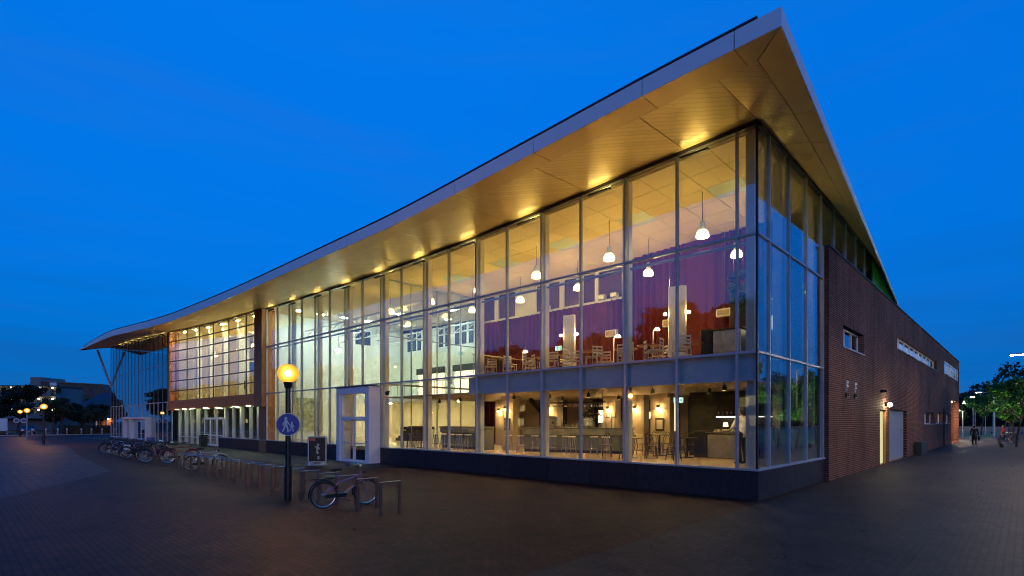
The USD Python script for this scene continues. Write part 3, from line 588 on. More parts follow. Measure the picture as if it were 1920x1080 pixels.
for x in (-54.4, -52, -49.5, -46, -43, -39, -36.3): obj('downlight', MB().box(x - .12, x + .12, -.1, .14, 3.275, 3.295), 'lamp_entrance', B)

# white entrance porch
PL, PR, PF, PH = -21.92, -18.62, -.66, 3.94
P_ = obj('porch', MB().box(PL, PL + .34, PF, 0, .02, 3.6).box(PL, PR, PF, 0, 3.6 + .004, PH), 'white_paint', B)
for z0, z1 in ((.02, 1.2), (1.206, 2.4), (2.406, 3.6)): obj('side_panel', MB().box(PR - .36, PR, PF, .02, z0, z1), 'white_paint', P_)
obj('threshold', MB().box(PL, PR, PF - .06, 0, 0, .018), 'galvanised', P_)
obj('roof_sheet', MB().box(PL - .08, PR + .06, PF - .06, .0, PH + .005, PH + .05), 'roof_trim', P_)
dx0, dx1 = PL + .36, PR - .38; dm = (dx0 + dx1) / 2
obj('fanlight', MB().box(dx0 + .06, dx1 - .06, PF + .16, PF + .18, 2.42, 3.54), 'glass', P_)
obj('frame', MB().box(dx0, dx1, PF + .08, PF + .24, 2.28, 2.40).box(dm - .04, dm + .04, PF + .10, PF + .22, 2.40, 3.6).box(dx0, dx0 + .06, PF + .1, PF + .22, .02, 3.6).box(dx1 - .06, dx1, PF + .1, PF + .22, .02, 3.6), 'white_paint', P_)
for k, (a, b) in enumerate(((dx0 + .08, dm - .02), (dm + .02, dx1 - .08))):
    obj('door', MB().box(a, a + .08, PF + .12, PF + .18, .03, 2.27).box(b - .08, b, PF + .12, PF + .18, .03, 2.27).box(a + .08, b - .08, PF + .12, PF + .18, .03, .15).box(a + .08, b - .08, PF + .12, PF + .18, 2.18, 2.27).box(a + .08, b - .08, PF + .13, PF + .17, .98, 1.03), 'white_paint', P_)
    obj('pane', MB().box(a + .08, b - .08, PF + .14, PF + .16, .15, .98).box(a + .08, b - .08, PF + .14, PF + .16, 1.03, 2.18), 'glass', P_)
    hx = b - .12 if k == 0 else a + .12
    obj('handle', MB().tube([(hx, PF + .06, .8), (hx, PF + .06, 1.5)], .018, 6).tube([(hx, PF + .06, .85), (hx, PF + .12, .85)], .012, 5).tube([(hx, PF + .06, 1.45), (hx, PF + .12, 1.45)], .012, 5), 'chrome', P_)
    obj('closer', MB().box(hx - .16, hx + .16, PF + .09, PF + .118, 2.2, 2.26), 'galvanised', P_)
obj('push_button', MB().rbox((PR - .18, PF - .01, 1.1), (.09, .03, .14), 0, .01), 'galvanised', P_)
obj('security_camera', MB().ball((-17.7, -.18, 3.55), .11).box(-17.74, -17.66, -.17, -.05, 3.6, 3.68), 'dark_frame', B)

# ---------------------------------------------------------------- inside the theatre
WY = 7.5                                                           # wall behind the upper foyer
PX = -18.9                                                         # glass partition between foyer and atrium
obj('floor', MB().box(-33.9, -.16, .21, 12, .60, .80), 'floor_wood', B)
obj('floor', MB().box(-56, -34.3, .73, 12, -.1, .06), 'floor_pale', B)
obj('floor', MB().box(-85.2, -56.2, .15, 12, -.1, .09), 'wall_grey', B)
obj('floor', MB().box(-12.0, -.29, .29, WY, 3.42, Z3 - .03), 'floor_wood', B)
obj('floor', MB().box(-33.9, -18.9, 8.2, 11.9, 3.6, 4.0), 'white_paint', B)
obj('floor', MB().box(-55.7, -34.35, .3, 11.9, 3.45, Z3), 'floor_pale', B)
obj('cafe_ceiling', MB().box(-18.7, -.29, .29, 9.0, 3.36, 3.41), 'wall_beige', B)
# walls
obj('back_wall', MB().box(-33.9, -.3, 12.0, 12.2, 0, 9.74), 'wall_white', B)
obj('side_return', MB().box(-.6, -.26, 6.7, 12, 0, 10.08), 'brick', B)
obj('partition_wall', MB().box(-34.28, -33.9, .55, 12, 0, 10.05), 'wall_white', B)
obj('partition_wall', MB().box(-56.2, -55.8, .55, 12, 0, 11.05), 'wall_beige', B)
obj('back_wall', MB().hexa([(-55.8, 9.0, 0), (-34.3, 9.0, 0), (-34.3, 9.2, 0), (-55.8, 9.2, 0), (-55.8, 9.0, 11.0), (-34.3, 9.0, 10.03), (-34.3, 9.2, 10.03), (-55.8, 9.2, 11.0)]), 'foyer_brown', B)
obj('back_wall', MB().hexa([(-85.2, 9.0, 0), (-56.2, 9.0, 0), (-56.2, 9.2, 0), (-85.2, 9.2, 0), (-85.2, 9.0, 12.1), (-56.2, 9.0, 11.05), (-56.2, 9.2, 11.05), (-85.2, 9.2, 12.1)]), 'wall_dark', B)
# white upper wall with its row of plum windows
X0, X1 = -19.3, -8.7
win = [(-19.0, -17.9), (-17.6, -16.2), (-14.6, -12.9), (-12.6, -11.6), (-11.35, -10.6), (-10.4, -9.0)]
sh = sg.Polygon([(X0, 8.15), (X1, 8.15), (X1, 10.3), (X0, 10.3)], [[(a, 8.28), (b, 8.28), (b, 9.72), (a, 9.72)] for a, b in win])
up = obj('upper_wall', MB().poly(sh, 0, .2).xform(lambda p: np.array([p[0], WY + .2 - p[2], p[1]])), 'wall_white', B)
for a, b in win:
    f_ = obj('inner_window', MB().box(a, b, WY + .1, WY + .12, 8.28, 9.72), 'plum', up)
obj('ledge', MB().box(X0, X1, WY - .12, WY - .005, 8.12, 8.22), 'wall_white', up)
for a in (-13.6, -10.0, -9.3): obj('projector', MB().rbox((a, WY - .2, 8.36), (.35, .3, .22), 0, .03), 'white_paint', up)
# ceilings follow the roof
for i in range(16):
    for j in range(6):
        a, b = -.3 - 1.2 * i - .010, -1.5 - 1.2 * i + .010; y0, y1 = .35 + 1.19 * j + .010, 1.54 + 1.19 * j - .010
        za, zb = float(zw(a)) - .10, float(zw(b)) - .10
        if (i, j) in ((1, 2), (4, 2), (7, 2), (10, 2), (13, 2)): m_ = 'slab_steel'
        else: m_ = 'ceiling_tile'
        obj('ceiling_tile', MB().hexa([(b, y0, zb), (a, y0, za), (a, y1, za), (b, y1, zb), (b, y0, zb + .03), (a, y0, za + .03), (a, y1, za + .03), (b, y1, zb + .03)]), m_, B)
def ceil(x0, x1, y0, y1, mat, drop=.06):
    obj('ceiling', MB().sheet([[(x, y0, float(zw(x)) - drop), (x, y1, float(zw(x)) - drop)] for x in np.linspace(x1, x0, 24)][::-1], .02), mat, B)
ceil(-19.6, -.26, .2, 12, 'ceiling_joint', .055); ceil(-33.9, -19.6, .2, 12, 'ceiling_tile'); ceil(-55.8, -34.3, .2, 9, 'ceiling_tile'); ceil(-85.2, -56.2, .2, 9, 'wall_grey')
# partition of glass and the small windows of the atrium
pw = obj('glass_wall', MB().box(PX - .03, PX + .03, .3, WY, 9.55, 9.63).box(PX - .03, PX + .03, .3, WY, 6.6, 6.66).box(PX - .03, PX + .03, .3, WY, Z3 - .05, Z3 + .05), 'frame_paint', B)
for y in np.linspace(.35, WY - .05, 5): obj('frame', MB().box(PX - .03, PX + .03, y - .025, y + .025, .82, 9.55), 'frame_paint', pw)
yy = np.linspace(.35, WY - .05, 5)
for a, b in zip(yy, yy[1:]):
    for z0, z1 in ((.84, 4.0), (4.15, 6.58), (6.68, 9.53)): obj('pane', MB().box(PX - .008, PX + .008, a + .03, b - .03, z0, z1), 'glass_partition', pw)
for xs_ in ((-32.9, -32.2, -31.5), (-28.6, -27.8), (-26.6, -25.8, -25.0), (-23.4, -22.6, -21.8), (-20.9, -20.1, -19.4)):
    for x in xs_: obj('inner_window', MB().box(x - .24, x + .24, 11.95, 12.05, 8.1, 10.0), 'slate', B)
for y in (6.9, 7.7, 8.5): obj('inner_window', MB().box(-33.93, -33.85, y - .28, y + .28, 8.4, 9.5), 'slate', B)
for x0, x1 in ((-31.5, -28.2), (-26.8, -22.2), (-21.4, -19.2)):      # lit offices behind the gallery
    obj('gallery_opening', MB().box(x0, x1, 11.9, 11.98, 4.1, 6.0), 'lamp_menu', B)
    obj('gallery_lintel', MB().box(x0 - .1, x1 + .1, 11.75, 11.97, 6.02, 6.5), 'slate', B)
rl = obj('railing', MB().box(-33.8, -19, 8.18, 8.22, 4.95, 5.0), 'frame_paint', B)
for x in np.arange(-33.6, -19, .9): obj('baluster', MB().box(x - .02, x + .02, 8.185, 8.215, 4.0, 4.95), 'frame_paint', rl)
obj('mural_panel', MB().box(-33.88, -33.84, 2.3, 4.6, 1.4, 3.9), 'mural', B)
obj('light_strip', MB().box(-33.87, -33.80, 6.7, 7.2, 5.0, 6.3), 'lit_window', B)
for y in (3.2, 6.2, 9.4): obj('truss_tube', MB().tube([(-33.8, y, 8.9), (-19.2, y, 8.9)], .06, 8).tube([(-33.8, y, 8.4), (-19.2, y, 8.4)], .05, 8).tube([(-33.6 + 1.2 * (k // 2 + k % 2), y, 8.4 + .5 * (k % 2)) for k in range(24)], .025, 5), 'white_paint', B)
fl = obj('flood_light', MB().rbox((-30.3, 4.0, 7.42), (.5, .3, .14), 0, .02).tube([(-30.3, 4, 7.45), (-30.3, 4, 9.95)], .03, 6), 'white_paint', B)
obj('lens', MB().ball((-30.3, 3.95, 7.22), .17), 'lamp_flood', fl)
for x, y in ((-31.6, 1.6), (-31.7, 3.4), (-31.6, 5.2), (-31.7, 7.2), (-27, 7.0), (-23, 8.5), (-26, 10.6), (-31, 10.4)):
    obj('downlight', MB().lathe([(0, 0), (.2, 0), (.2, .04), (0, .04)], (x, y, float(zw(x)) - .14), 14), 'lamp_atrium', B)
for x in (-32, -27.5, -23.5, -20.5): obj('downlight', MB().lathe([(0, 0), (.09, 0), (.09, .03), (0, .03)], (x, 9.5, 3.56), 10), 'lamp_spot', B)
for k in range(6): obj('stair', MB().box(-26.4 + .3 * k, -26.1 + .3 * k, 6.2, 7.6, .8, .98 + .17 * k), 'wood_dark', B)
# curtains: deep folds, hung in one run behind the foyer
def curtain(name, pts, z0, z1, label):
    P = np.array(pts, float); seg = np.linalg.norm(np.diff(P, axis=0), axis=1); s = np.r_[0, np.cumsum(seg)]; L = s[-1]; n = int(L / .035)
    u = np.linspace(0, L, n); q = np.c_[np.interp(u, s, P[:, 0]), np.interp(u, s, P[:, 1])]
    tn = np.gradient(q, axis=0); tn /= np.linalg.norm(tn, axis=1, keepdims=True); nr = np.c_[-tn[:, 1], tn[:, 0]]
    ph = u * 2 * PI / .34 + 2.6 * np.sin(u * .9) + 1.9 * np.sin(u * 2.3 + 1) + .8 * np.sin(u * 5.1); amp = .07 * (1 + .6 * np.sin(u * 1.3 + .5) + .3 * np.sin(u * 3.1))
    lo = q + nr * (amp * np.sin(ph) * 1.2)[:, None]; hi = q + nr * (amp * np.sin(ph + .3) * .7)[:, None]
    v = np.vstack([np.c_[lo, np.full(n, z0)], np.c_[hi, np.full(n, z1)], np.c_[lo + nr * .012, np.full(n, z0)], np.c_[hi + nr * .012, np.full(n, z1)]])
    f = [[i, i + 1, n + i + 1, n + i] for i in range(n - 1)] + [[2 * n + i, 3 * n + i, 3 * n + i + 1, 2 * n + i + 1] for i in range(n - 1)]
    return obj(name, MB().add(v, f), 'curtain_red', None, smooth=50, label=label, cat='curtain', group='red curtains of the foyer')
curtain('curtain', [(-19.2, WY - .25), (-8.55, WY - .25)], Z3 + .03, 8.1, 'long red pleated curtain hanging below the white wall with the row of plum windows')
curtain('curtain', [(-8.45, WY - .25), (-3.6, WY - .25), (-1.4, WY - .1)], Z3 + .03, 10.1, 'tall red pleated curtain reaching up to the ceiling near the glass corner')
curtain('curtain', [(-18.6, WY - .5), (-16.6, WY - .4)], .82, 3.33, 'short red curtain on the ground floor at the left end of the cafe')

# pendants
p = proto('pendant')
obj('cord', MB().tube([(0, 0, .50), (0, 0, 1.55)], .012, 6), 'dark_frame', p)
obj('cap', MB().lathe([(0, .54), (.03, .54), (.085, .50), (.095, .26), (.12, .22), (.1, .2), (0, .2)][::-1], n=14), 'slab_steel', p)
obj('shade', MB().lathe([(.10, .235), (.155, .20), (.20, .10), (.215, 0), (.195, -.02), (0, .0)][::-1], n=18), 'lamp_pendant', p, smooth=40)
ORD = ['first', 'second', 'third', 'fourth', 'fifth', 'sixth', 'seventh', 'eighth', 'ninth', 'tenth', 'eleventh', 'twelfth', 'thirteenth', 'fourteenth', 'fifteenth', 'sixteenth', 'seventeenth', 'eighteenth', 'nineteenth', 'twentieth']
for row, y, zc in (('front', 2.5, 8.45), ('rear', 5.5, 8.45)):
    for k in range(5 if row == 'rear' else 6):
        x = -2.68 - 3.75 * k
        copy(p, 'pendant_lamp', f'{ORD[k]} white bell lamp from the glass corner in the {row} row under the foyer ceiling', 'pendant lamp', (x, y, zc), 0, 'bell pendants of the upper foyer')
for k, x in enumerate((-53.1, -49.8, -46.6, -43.2)):
    copy(p, 'pendant_lamp', f'{ORD[k]} bell lamp from the left behind the gridded window box', 'pendant lamp', (x, 3.0, 8.6), 0, 'bell pendants in the window box')
for x in (-54, -50.5, -47, -43.5, -40, -36.5):
    for y in (.55, 4.5): obj('downlight', MB().lathe([(0, 0), (.10, 0), (.10, .03), (0, .03)], (x, y, float(zw(x)) - .12), 10), 'lamp_box', B)
for x, y in ((-52, 3), (-47, 3), (-41, 4), (-37, 3), (-44.5, 2)): obj('downlight', MB().lathe([(0, 0), (.12, 0), (.12, .03), (0, .03)], (x, y, 3.41), 10), 'lamp_entrance', B)
obj('inner_panel', MB().box(-50, -44.5, 8.7, 8.98, 4.1, 7.0), 'wood_light', B)
obj('inner_panel', MB().box(-43.0, -40.5, 8.6, 8.98, 4.1, 9.8), 'wall_white', B)
obj('inner_panel', MB().box(-38.8, -36.8, 8.6, 8.98, 4.1, 9.4), 'wall_white', B)
for x in (-53, -48.5, -44, -40): obj('inner_column', MB().lathe([(0, 0), (.25, 0), (.25, 6.8), (0, 6.8)], (x, 6.0, 4.08), 12), 'wall_white', B)
for k, (x, y) in enumerate(((-41.6, 1.6), (-38.4, 1.5))):
    t_ = thing('display_board', f'white display board in the gridded window box, the {"left" if k == 0 else "right"} one of two', 'display board', (x, y, Z3), 25)
    obj('panel', MB().rbox((0, 0, .95), (1.0, .06, 1.7), 0, .01), 'white_paint', t_); obj('print', MB().box(-.25, .2, -.036, -.032, .7, 1.4), 'plum', t_); obj('foot', MB().rbox((0, 0, .05), (1.0, .5, .1), 0, .02), 'bar_grey', t_)
    c_ = thing('banner', f'dark blue hanging banner above the {"left" if k == 0 else "right"} display board in the window box', 'banner', (x - .1, y + .8, Z3 + 2.2), 10)
    obj('cloth', MB().rbox((0, 0, .45), (1.1, .03, .8), 0, .005), 'blue_cloth', c_); obj('rod', MB().tube([(-.58, 0, .88), (.58, 0, .88)], .02, 6), 'chrome', c_)
s_ = thing('red_sofa', 'red upholstered sofa behind the low window left of the brown pillar', 'sofa', (-36.0, 3.2, .06), 0)
obj('seat', MB().rbox((0, 0, .95), (2.6, .9, .55), 0, .08), 'red_cloth', s_); obj('backrest', MB().rbox((0, .45, 1.4), (2.6, .25, .9), 0, .08), 'red_cloth', s_); obj('plinth', MB().box(-1.2, 1.2, -.4, .5, 0, .66), 'wood_dark', s_)
for sx in (-1, 1): obj('armrest', MB().rbox((sx * 1.25, 0, 1.2), (.22, .9, .6), 0, .06), 'red_cloth', s_)

# cafe on the ground floor
cw = obj('cafe_wall', MB().box(-18.6, -4.95, 8.2, 8.4, .8, 3.36), 'wall_beige', B)
obj('cafe_wall', MB().box(-4.9, -.62, 6.2, 6.4, .8, 3.36), 'wall_dark', B)
for k, (x0, x1, z0, z1) in enumerate(((-18.0, -16.6, .8, 3.2), (-14.9, -12.9, 1.9, 3.3), (-11.2, -9.4, 1.6, 3.3), (-8.6, -6.3, .8, 3.2), (-5.9, -5.0, .8, 3.25))):
    obj('kitchen_opening', MB().box(x0, x1, 8.15, 8.19, z0, z1), 'wall_dark', cw)
obj('menu_board', MB().box(-10.8, -9.65, 8.10, 8.145, 2.08, 2.72), 'lamp_menu', B)
obj('lit_passage', MB().box(-7.3, -6.5, 8.10, 8.145, 1.7, 3.02), 'lamp_menu', B)
obj('lit_passage', MB().box(-14.3, -13.9, 8.10, 8.145, 1.9, 2.9), 'lamp_menu', B)
obj('wall_disc', MB().lathe([(0, 0), (.17, 0), (.17, .03), (0, .03)], n=18).xform(lambda p: np.array([-7.9 + p[0], 8.14 - p[2], 2.45 + p[1]])), 'lamp_menu', B)
for x in (-17.4, -10.5, -9.9, -5.5): obj('oven_front', MB().rbox((x, 8.08, 1.75), (.5, .12, .5), 0, .03), 'bar_steel', B)
for k, (x, y, w) in enumerate(((-12.35, 2.9, .75), (-11.7, 5.2, 1.0), (-9.0, 6.4, .7), (-7.55, 6.4, .8), (-6.1, 5.9, .9), (-15.9, 6.0, .8))):
    pc = obj('cafe_pillar', MB().box(x - w / 2, x + w / 2, y, y + .45, .8, 3.36), 'wall_beige', B)
    obj('sconce', MB().lathe([(.0, .0), (.05, .0), (.09, .12), (.05, .14), (0, .14)], (x, y - .16, 2.72), 10).box(x - .02, x + .02, y - .16, y, 2.84, 2.87), 'dark_frame', pc)
    obj('bulb', MB().lathe([(0, -.008), (.075, -.008), (.075, .0), (0, .0)], (x, y - .16, 2.715), 10), 'lamp_sconce', pc)
    if k in (0, 4): obj('picture', MB().box(x - .2, x + .2, y - .03, y, 1.75, 2.3), 'wood_dark', pc); obj('print', MB().box(x - .14, x + .14, y - .034, y - .031, 1.83, 2.22), 'poster_art', pc)
for x, y in ((-14.2, 1.6), (-16.8, 2.4), (-12.4, 1.4), (-10.6, 1.5), (-9.0, 2.0), (-7.2, 2.2), (-5.6, 2.4), (-4.0, 1.5), (-2.4, 2.4), (-10.4, 4.6), (-7.6, 5.0), (-5.0, 4.6), (-14.6, 5.4), (-1.4, 1.2)):
    sp = obj('spot', MB().tube([(x, y, 3.36), (x, y, 3.26)], .015, 6).lathe([(0, .16), (.06, .16), (.075, 0), (.065, 0), (.05, .1), (0, .1)], (x, y, 3.11), 10), 'dark_frame', B)
    obj('lens', MB().lathe([(0, 0), (.055, 0), (.055, .01), (0, .01)], (x, y, 3.125), 10), 'lamp_spot', sp)
# stair to the foyer, black underneath
stc = obj('staircase', MB().hexa([(-13.4, 5.6, 3.2), (-10.7, 5.6, .8), (-10.7, 5.7, .8), (-13.4, 5.7, 3.2), (-13.4, 5.6, 3.5), (-10.7, 5.6, 1.1), (-10.7, 5.7, 1.1), (-13.4, 5.7, 3.5)]), 'wall_dark', B)
for k in range(14): obj('step', MB().box(-10.9 - .19 * k, -10.65 - .19 * k, 5.71, 6.9, .9 + .178 * k, .94 + .178 * k), 'wood_dark', stc)

def bar(a, b, h, depth, label):
    a, b = np.array(a, float), np.array(b, float); L = np.linalg.norm(b - a); rz = math.degrees(math.atan2(*(b - a)[::-1]))
    t = thing('bar_counter', label, 'bar counter', (*a, .80), rz)
    obj('top', MB().box(-.05, L + .05, -.06, depth, h - .05, h), 'bar_grey', t)
    obj('fascia', MB().box(0, L, -.02, .03, h - .30, h - .052), 'bar_steel', t)
    n = round(L / 1.0)
    for k in range(n): obj('front_panel', MB().box(L * k / n + .004, L * (k + 1) / n - .004, .06, .1, .12, h - .302), 'bar_grey', t)
    obj('kick', MB().box(.02, L - .02, .14, .2, 0, .12), 'wall_dark', t)
    for x in (0, L - .04): obj('end_panel', MB().box(x, x + .04, .12, depth - .05, 0, h - .055), 'bar_grey', t)
    return t
bar((-11.0, 2.5), (-6.45, 4.05), 1.08, .75, 'long metal-fronted bar counter with a row of stools before it')
bar((-16.6, 2.3), (-13.0, 1.95), 1.10, .7, 'dark bar counter left of the beige pillar, partly hidden by the columns')
ITEMS = MB()
for k in range(26):
    u = rng.random(); ITEMS_x, ITEMS_y = -10.8 + 4.2 * u, 2.9 + 1.45 * u
    hgt = rng.choice((.12, .18, .26, .3)); ITEMS.lathe([(0, 0), (.035, 0), (.035, hgt * .6), (.014, hgt * .8), (.014, hgt), (0, hgt)], (ITEMS_x, ITEMS_y + rng.uniform(0, .35), 1.885), 7)
obj('bottles', ITEMS, 'bar_steel', None, label='bottles and glasses crowded on the long metal bar counter', kind='stuff', cat='glassware')

cm = thing('coffee_machine', 'steel coffee machine on the left half of the long metal bar counter', 'coffee machine', (-10.0, 3.25, 1.885), 19)
obj('body', MB().rbox((0, 0, .24), (.75, .42, .40), 0, .04), 'bar_steel', cm); obj('cup_tray', MB().rbox((0, 0, .47), (.68, .36, .05), 0, .01), 'chrome', cm)
for x in (-.2, .2): obj('group_head', MB().tube([(x, -.26, .26), (x, -.26, .16)], .035, 8).tube([(x, -.26, .2), (x, -.42, .2)], .012, 6), 'dark_frame', cm)
for x in (-.3, .3): obj('foot', MB().rbox((x, 0, .02), (.08, .3, .04)), 'dark_frame', cm)
bt = thing('beer_tap', 'slim chrome beer tap on the right half of the long metal bar counter', 'tap', (-7.3, 4.0, 1.885), 19)
obj('column', MB().tube([(0, 0, 0), (0, 0, .42), (0, -.16, .46)], .03, 8), 'chrome', bt); obj('bar', MB().tube([(-.25, -.05, .44), (.25, -.05, .44)], .03, 8), 'chrome', bt)
for x in (-.18, 0, .18): obj('handle', MB().tube([(x, -.08, .46), (x, -.10, .62)], .014, 6), 'wood_dark', bt)
rk = thing('glass_rack', 'dark hanging glass rack over the long metal bar counter', 'rack', (-9.0, 3.6, 2.95), 19)
obj('frame', MB().box(-1.4, 1.4, -.2, -.16, 0, .05).box(-1.4, 1.4, .16, .2, 0, .05).box(-1.4, -1.36, -.16, .16, 0, .05).box(1.36, 1.4, -.16, .16, 0, .05), 'dark_frame', rk)
for x in (-1.3, 1.3): obj('rod', MB().tube([(x, 0, .03), (x, 0, .41)], .012, 6), 'dark_frame', rk)
m = MB()
for k in range(22): m.lathe([(0, 0), (.03, 0), (.006, -.01), (.006, -.07), (.035, -.10), (.03, -.16), (0, -.16)][::-1], (-1.25 + .12 * k, rng.uniform(-.1, .1), 0), 8)
obj('glasses', m, 'chrome', rk)
bp = thing('bar_plant', 'dark leafy pot plant standing on the long metal bar counter', 'plant', (-8.3, 3.95, 1.885), 0)
obj('pot', MB().lathe([(0, 0), (.12, 0), (.16, .25), (.14, .25), (0, .22)], n=14), 'bar_grey', bp)
obj('foliage', leaf_cloud(260, .06, lambda r: r.normal(size=3) * [.17, .17, .20] + [0, 0, .55], 8), 'leaf_olive', bp)
p = proto('stool')
obj('seat', MB().lathe([(0, .70), (.15, .70), (.175, .72), (.17, .745), (0, .75)], n=16), 'wood_light', p)
for k in range(4):
    a = PI / 4 + k * PI / 2; c, s = math.cos(a), math.sin(a)
    obj('leg', MB().tube([(.10 * c, .10 * s, .70), (.21 * c, .21 * s, 0)], .014, 6), 'chrome', p)
obj('foot_ring', MB().ring((0, 0, .24), .178, .010, 'z', 20, 5), 'chrome', p)
for k, (x, y) in enumerate(((-11.4, 2.0), (-10.75, 2.1), (-10.1, 2.3), (-9.3, 2.55), (-8.75, 2.75), (-8.3, 2.55), (-7.5, 3.0), (-7.0, 3.1), (-6.75, 2.75))):
    copy(p, 'bar_stool', f'{ORD[k]} bar stool from the left in front of the long metal bar counter', 'bar stool', (x, y, .80), 20 * k, 'bar stools at the counters')
for k, (x, y) in enumerate(((-16.3, 1.75), (-15.6, 1.7), (-14.9, 1.6), (-14.2, 1.5), (-13.5, 1.45))):
    copy(p, 'bar_stool', f'{ORD[k]} bar stool from the left in front of the dark counter beyond the beige pillar', 'bar stool', (x, y, .80), 25 * k, 'bar stools at the counters')

p = proto('bistro_chair')
obj('seat', MB().lathe([(0, .44), (.18, .44), (.2, .455), (.19, .47), (0, .475)], n=16), 'wood_dark', p)
for sx in (-1, 1):
    obj('leg', MB().tube([(sx * .14, -.14, .45), (sx * .17, -.19, 0)], .016, 6), 'wood_dark', p)
    obj('leg', MB().tube([(sx * .14, .14, .45), (sx * .18, .22, 0)], .016, 6), 'wood_dark', p)
th = np.linspace(0, PI, 12)
obj('back_hoop', MB().tube([(.17 * math.cos(a), .17 + .08 * math.sin(a), .46 + .46 * math.sin(a)) for a in th], .015, 6), 'wood_dark', p)
obj('inner_hoop', MB().tube([(.10 * math.cos(a), .17 + .06 * math.sin(a), .46 + .33 * math.sin(a)) for a in th], .011, 6), 'wood_dark', p)
obj('foot_ring', MB().ring((0, 0, .2), .155, .009, 'z', 16, 5), 'wood_dark', p)
for k, (x, y, a) in enumerate(((-5.9, 3.9, 100), (-5.2, 3.5, 190), (-4.5, 4.0, 260), (-5.3, 4.9, 10), (-4.0, 4.6, 150), (-3.6, 5.3, 300), (-6.2, 2.0, 30), (-5.2, 1.7, 200), (-4.6, 2.5, 110), (-3.6, 2.2, 250), (-5.9, 5.3, 60), (-3.9, 3.2, 0))):
    copy(p, 'bistro_chair', f'{ORD[k]} dark bentwood chair from the left around the black cafe table', 'chair', (x, y, .80), a, 'dark bentwood chairs in the cafe')
def table(name, label, x, y, z, r, h, top, leg, grp=None):
    t = thing(name, label, 'table', (x, y, z), 0, grp)
    obj('tabletop', MB().lathe([(0, h - .035), (r - .01, h - .035), (r, h - .02), (r - .01, h), (0, h)], n=20), top, t)
    obj('stem', MB().tube([(0, 0, .03), (0, 0, h - .035)], .035, 8), leg, t); obj('base', MB().lathe([(0, 0), (.24, 0), (.24, .015), (.05, .035), (0, .035)], n=16), leg, t)
table('cafe_table', 'tall black round table among the bentwood chairs in the cafe', -5.2, 4.2, .80, .45, .85, 'wood_dark', 'black_paint')
table('cafe_table', 'low black round table nearest the window, right of the long bar', -5.3, 2.3, .80, .4, .76, 'wood_dark', 'black_paint')
table('cafe_table', 'small black round table between the bentwood chairs and the food counter', -3.9, 3.9, .80, .35, .76, 'wood_dark', 'black_paint')
table('cafe_table', 'black bar table by the left window column of the cafe', -17.3, 1.6, .80, .4, 1.08, 'wood_dark', 'black_paint')
p = proto('tall_chair')
obj('seat', MB().rbox((0, 0, .72), (.36, .36, .04), 0, .01), 'wood_dark', p)
for sx in (-1, 1):
    for sy in (-1, 1): obj('leg', MB().tube([(sx * .15, sy * .15, .7), (sx * .19, sy * .19, 0)], .016, 6), 'wood_dark', p)
obj('backrest', MB().rbox((0, .17, 1.0), (.36, .03, .14), 0, .01).box(-.16, -.13, .155, .185, .74, .95).box(.13, .16, .155, .185, .74, .95), 'wood_dark', p)
for k, (x, y, a) in enumerate(((-18.0, 1.3, 90), (-17.2, .95, 180), (-16.6, 1.0, 200), (-17.5, 2.3, 0))):
    copy(p, 'tall_chair', f'{ORD[k]} tall black chair from the left at the black bar table by the porch', 'chair', (x, y, .80), a, 'tall black chairs at the bar table')
c = thing('display_counter', 'steel display counter heaped with food before the dark wall at the glass corner', 'counter', (-2.55, 4.5, .80), -8)
obj('body', MB().rbox((0, .1, .45), (1.5, .75, .9), 0, .03), 'bar_steel', c); obj('kick', MB().box(-.72, .72, -.22, .4, -.0, .04), 'wall_dark', c)
obj('top', MB().rbox((0, .1, .94), (1.6, .85, .05), 0, .01), 'bar_grey', c)
obj('side_cabinet', MB().rbox((-1.05, .1, .5), (.55, .75, 1.0), 0, .02), 'wall_dark', c)
m = MB()
for k in range(40): m.ball((rng.uniform(-.7, .75), rng.uniform(-.2, .4), .98 + rng.uniform(0, .06)), rng.uniform(.04, .08), 1, (1, 1, .7))
obj('food', m, 'wood_light', c)
sl = thing('shelf', 'black wall shelf with a glowing light strip behind the display counter', 'shelf', (-2.4, 6.0, 2.35), 0)
obj('board', MB().box(-1.3, 1.2, -.1, .19, 0, .05), 'wall_dark', sl); obj('light_strip', MB().box(-1.25, 1.15, -.09, -.04, -.03, -.003), 'lamp_shelf', sl)
m = MB()
for k in range(14): m.lathe([(0, 0), (.03, 0), (.045, .1), (.04, .14), (0, .14)], (-1.2 + k * .17, .05, .052), 7)
obj('glasses', m, 'chrome', sl)
for k, x in enumerate((-3.1, -2.0)):
    l = thing('counter_lamp', f'{"left" if k == 0 else "right"} small glowing table lamp behind the display counter', 'lamp', (x, 5.5, 1.70), 0)
    obj('stem', MB().tube([(0, 0, 0), (0, 0, .25)], .02, 6), 'dark_frame', l); obj('shade', MB().lathe([(0, .25), (.10, .25), (.08, .42), (0, .42)], n=12), 'lamp_menu', l); obj('foot', MB().lathe([(0, 0), (.08, 0), (.08, .02), (0, .02)], n=10), 'dark_frame', l)
bc = thing('back_counter', 'low black back counter along the dark cafe wall', 'counter', (-2.6, 5.5, .80), 0)
obj('top', MB().box(-1.9, 1.9, -.3, .45, .86, .9), 'wood_dark', bc); obj('body', MB().box(-1.85, 1.85, -.25, .4, 0, .858), 'wall_dark', bc)
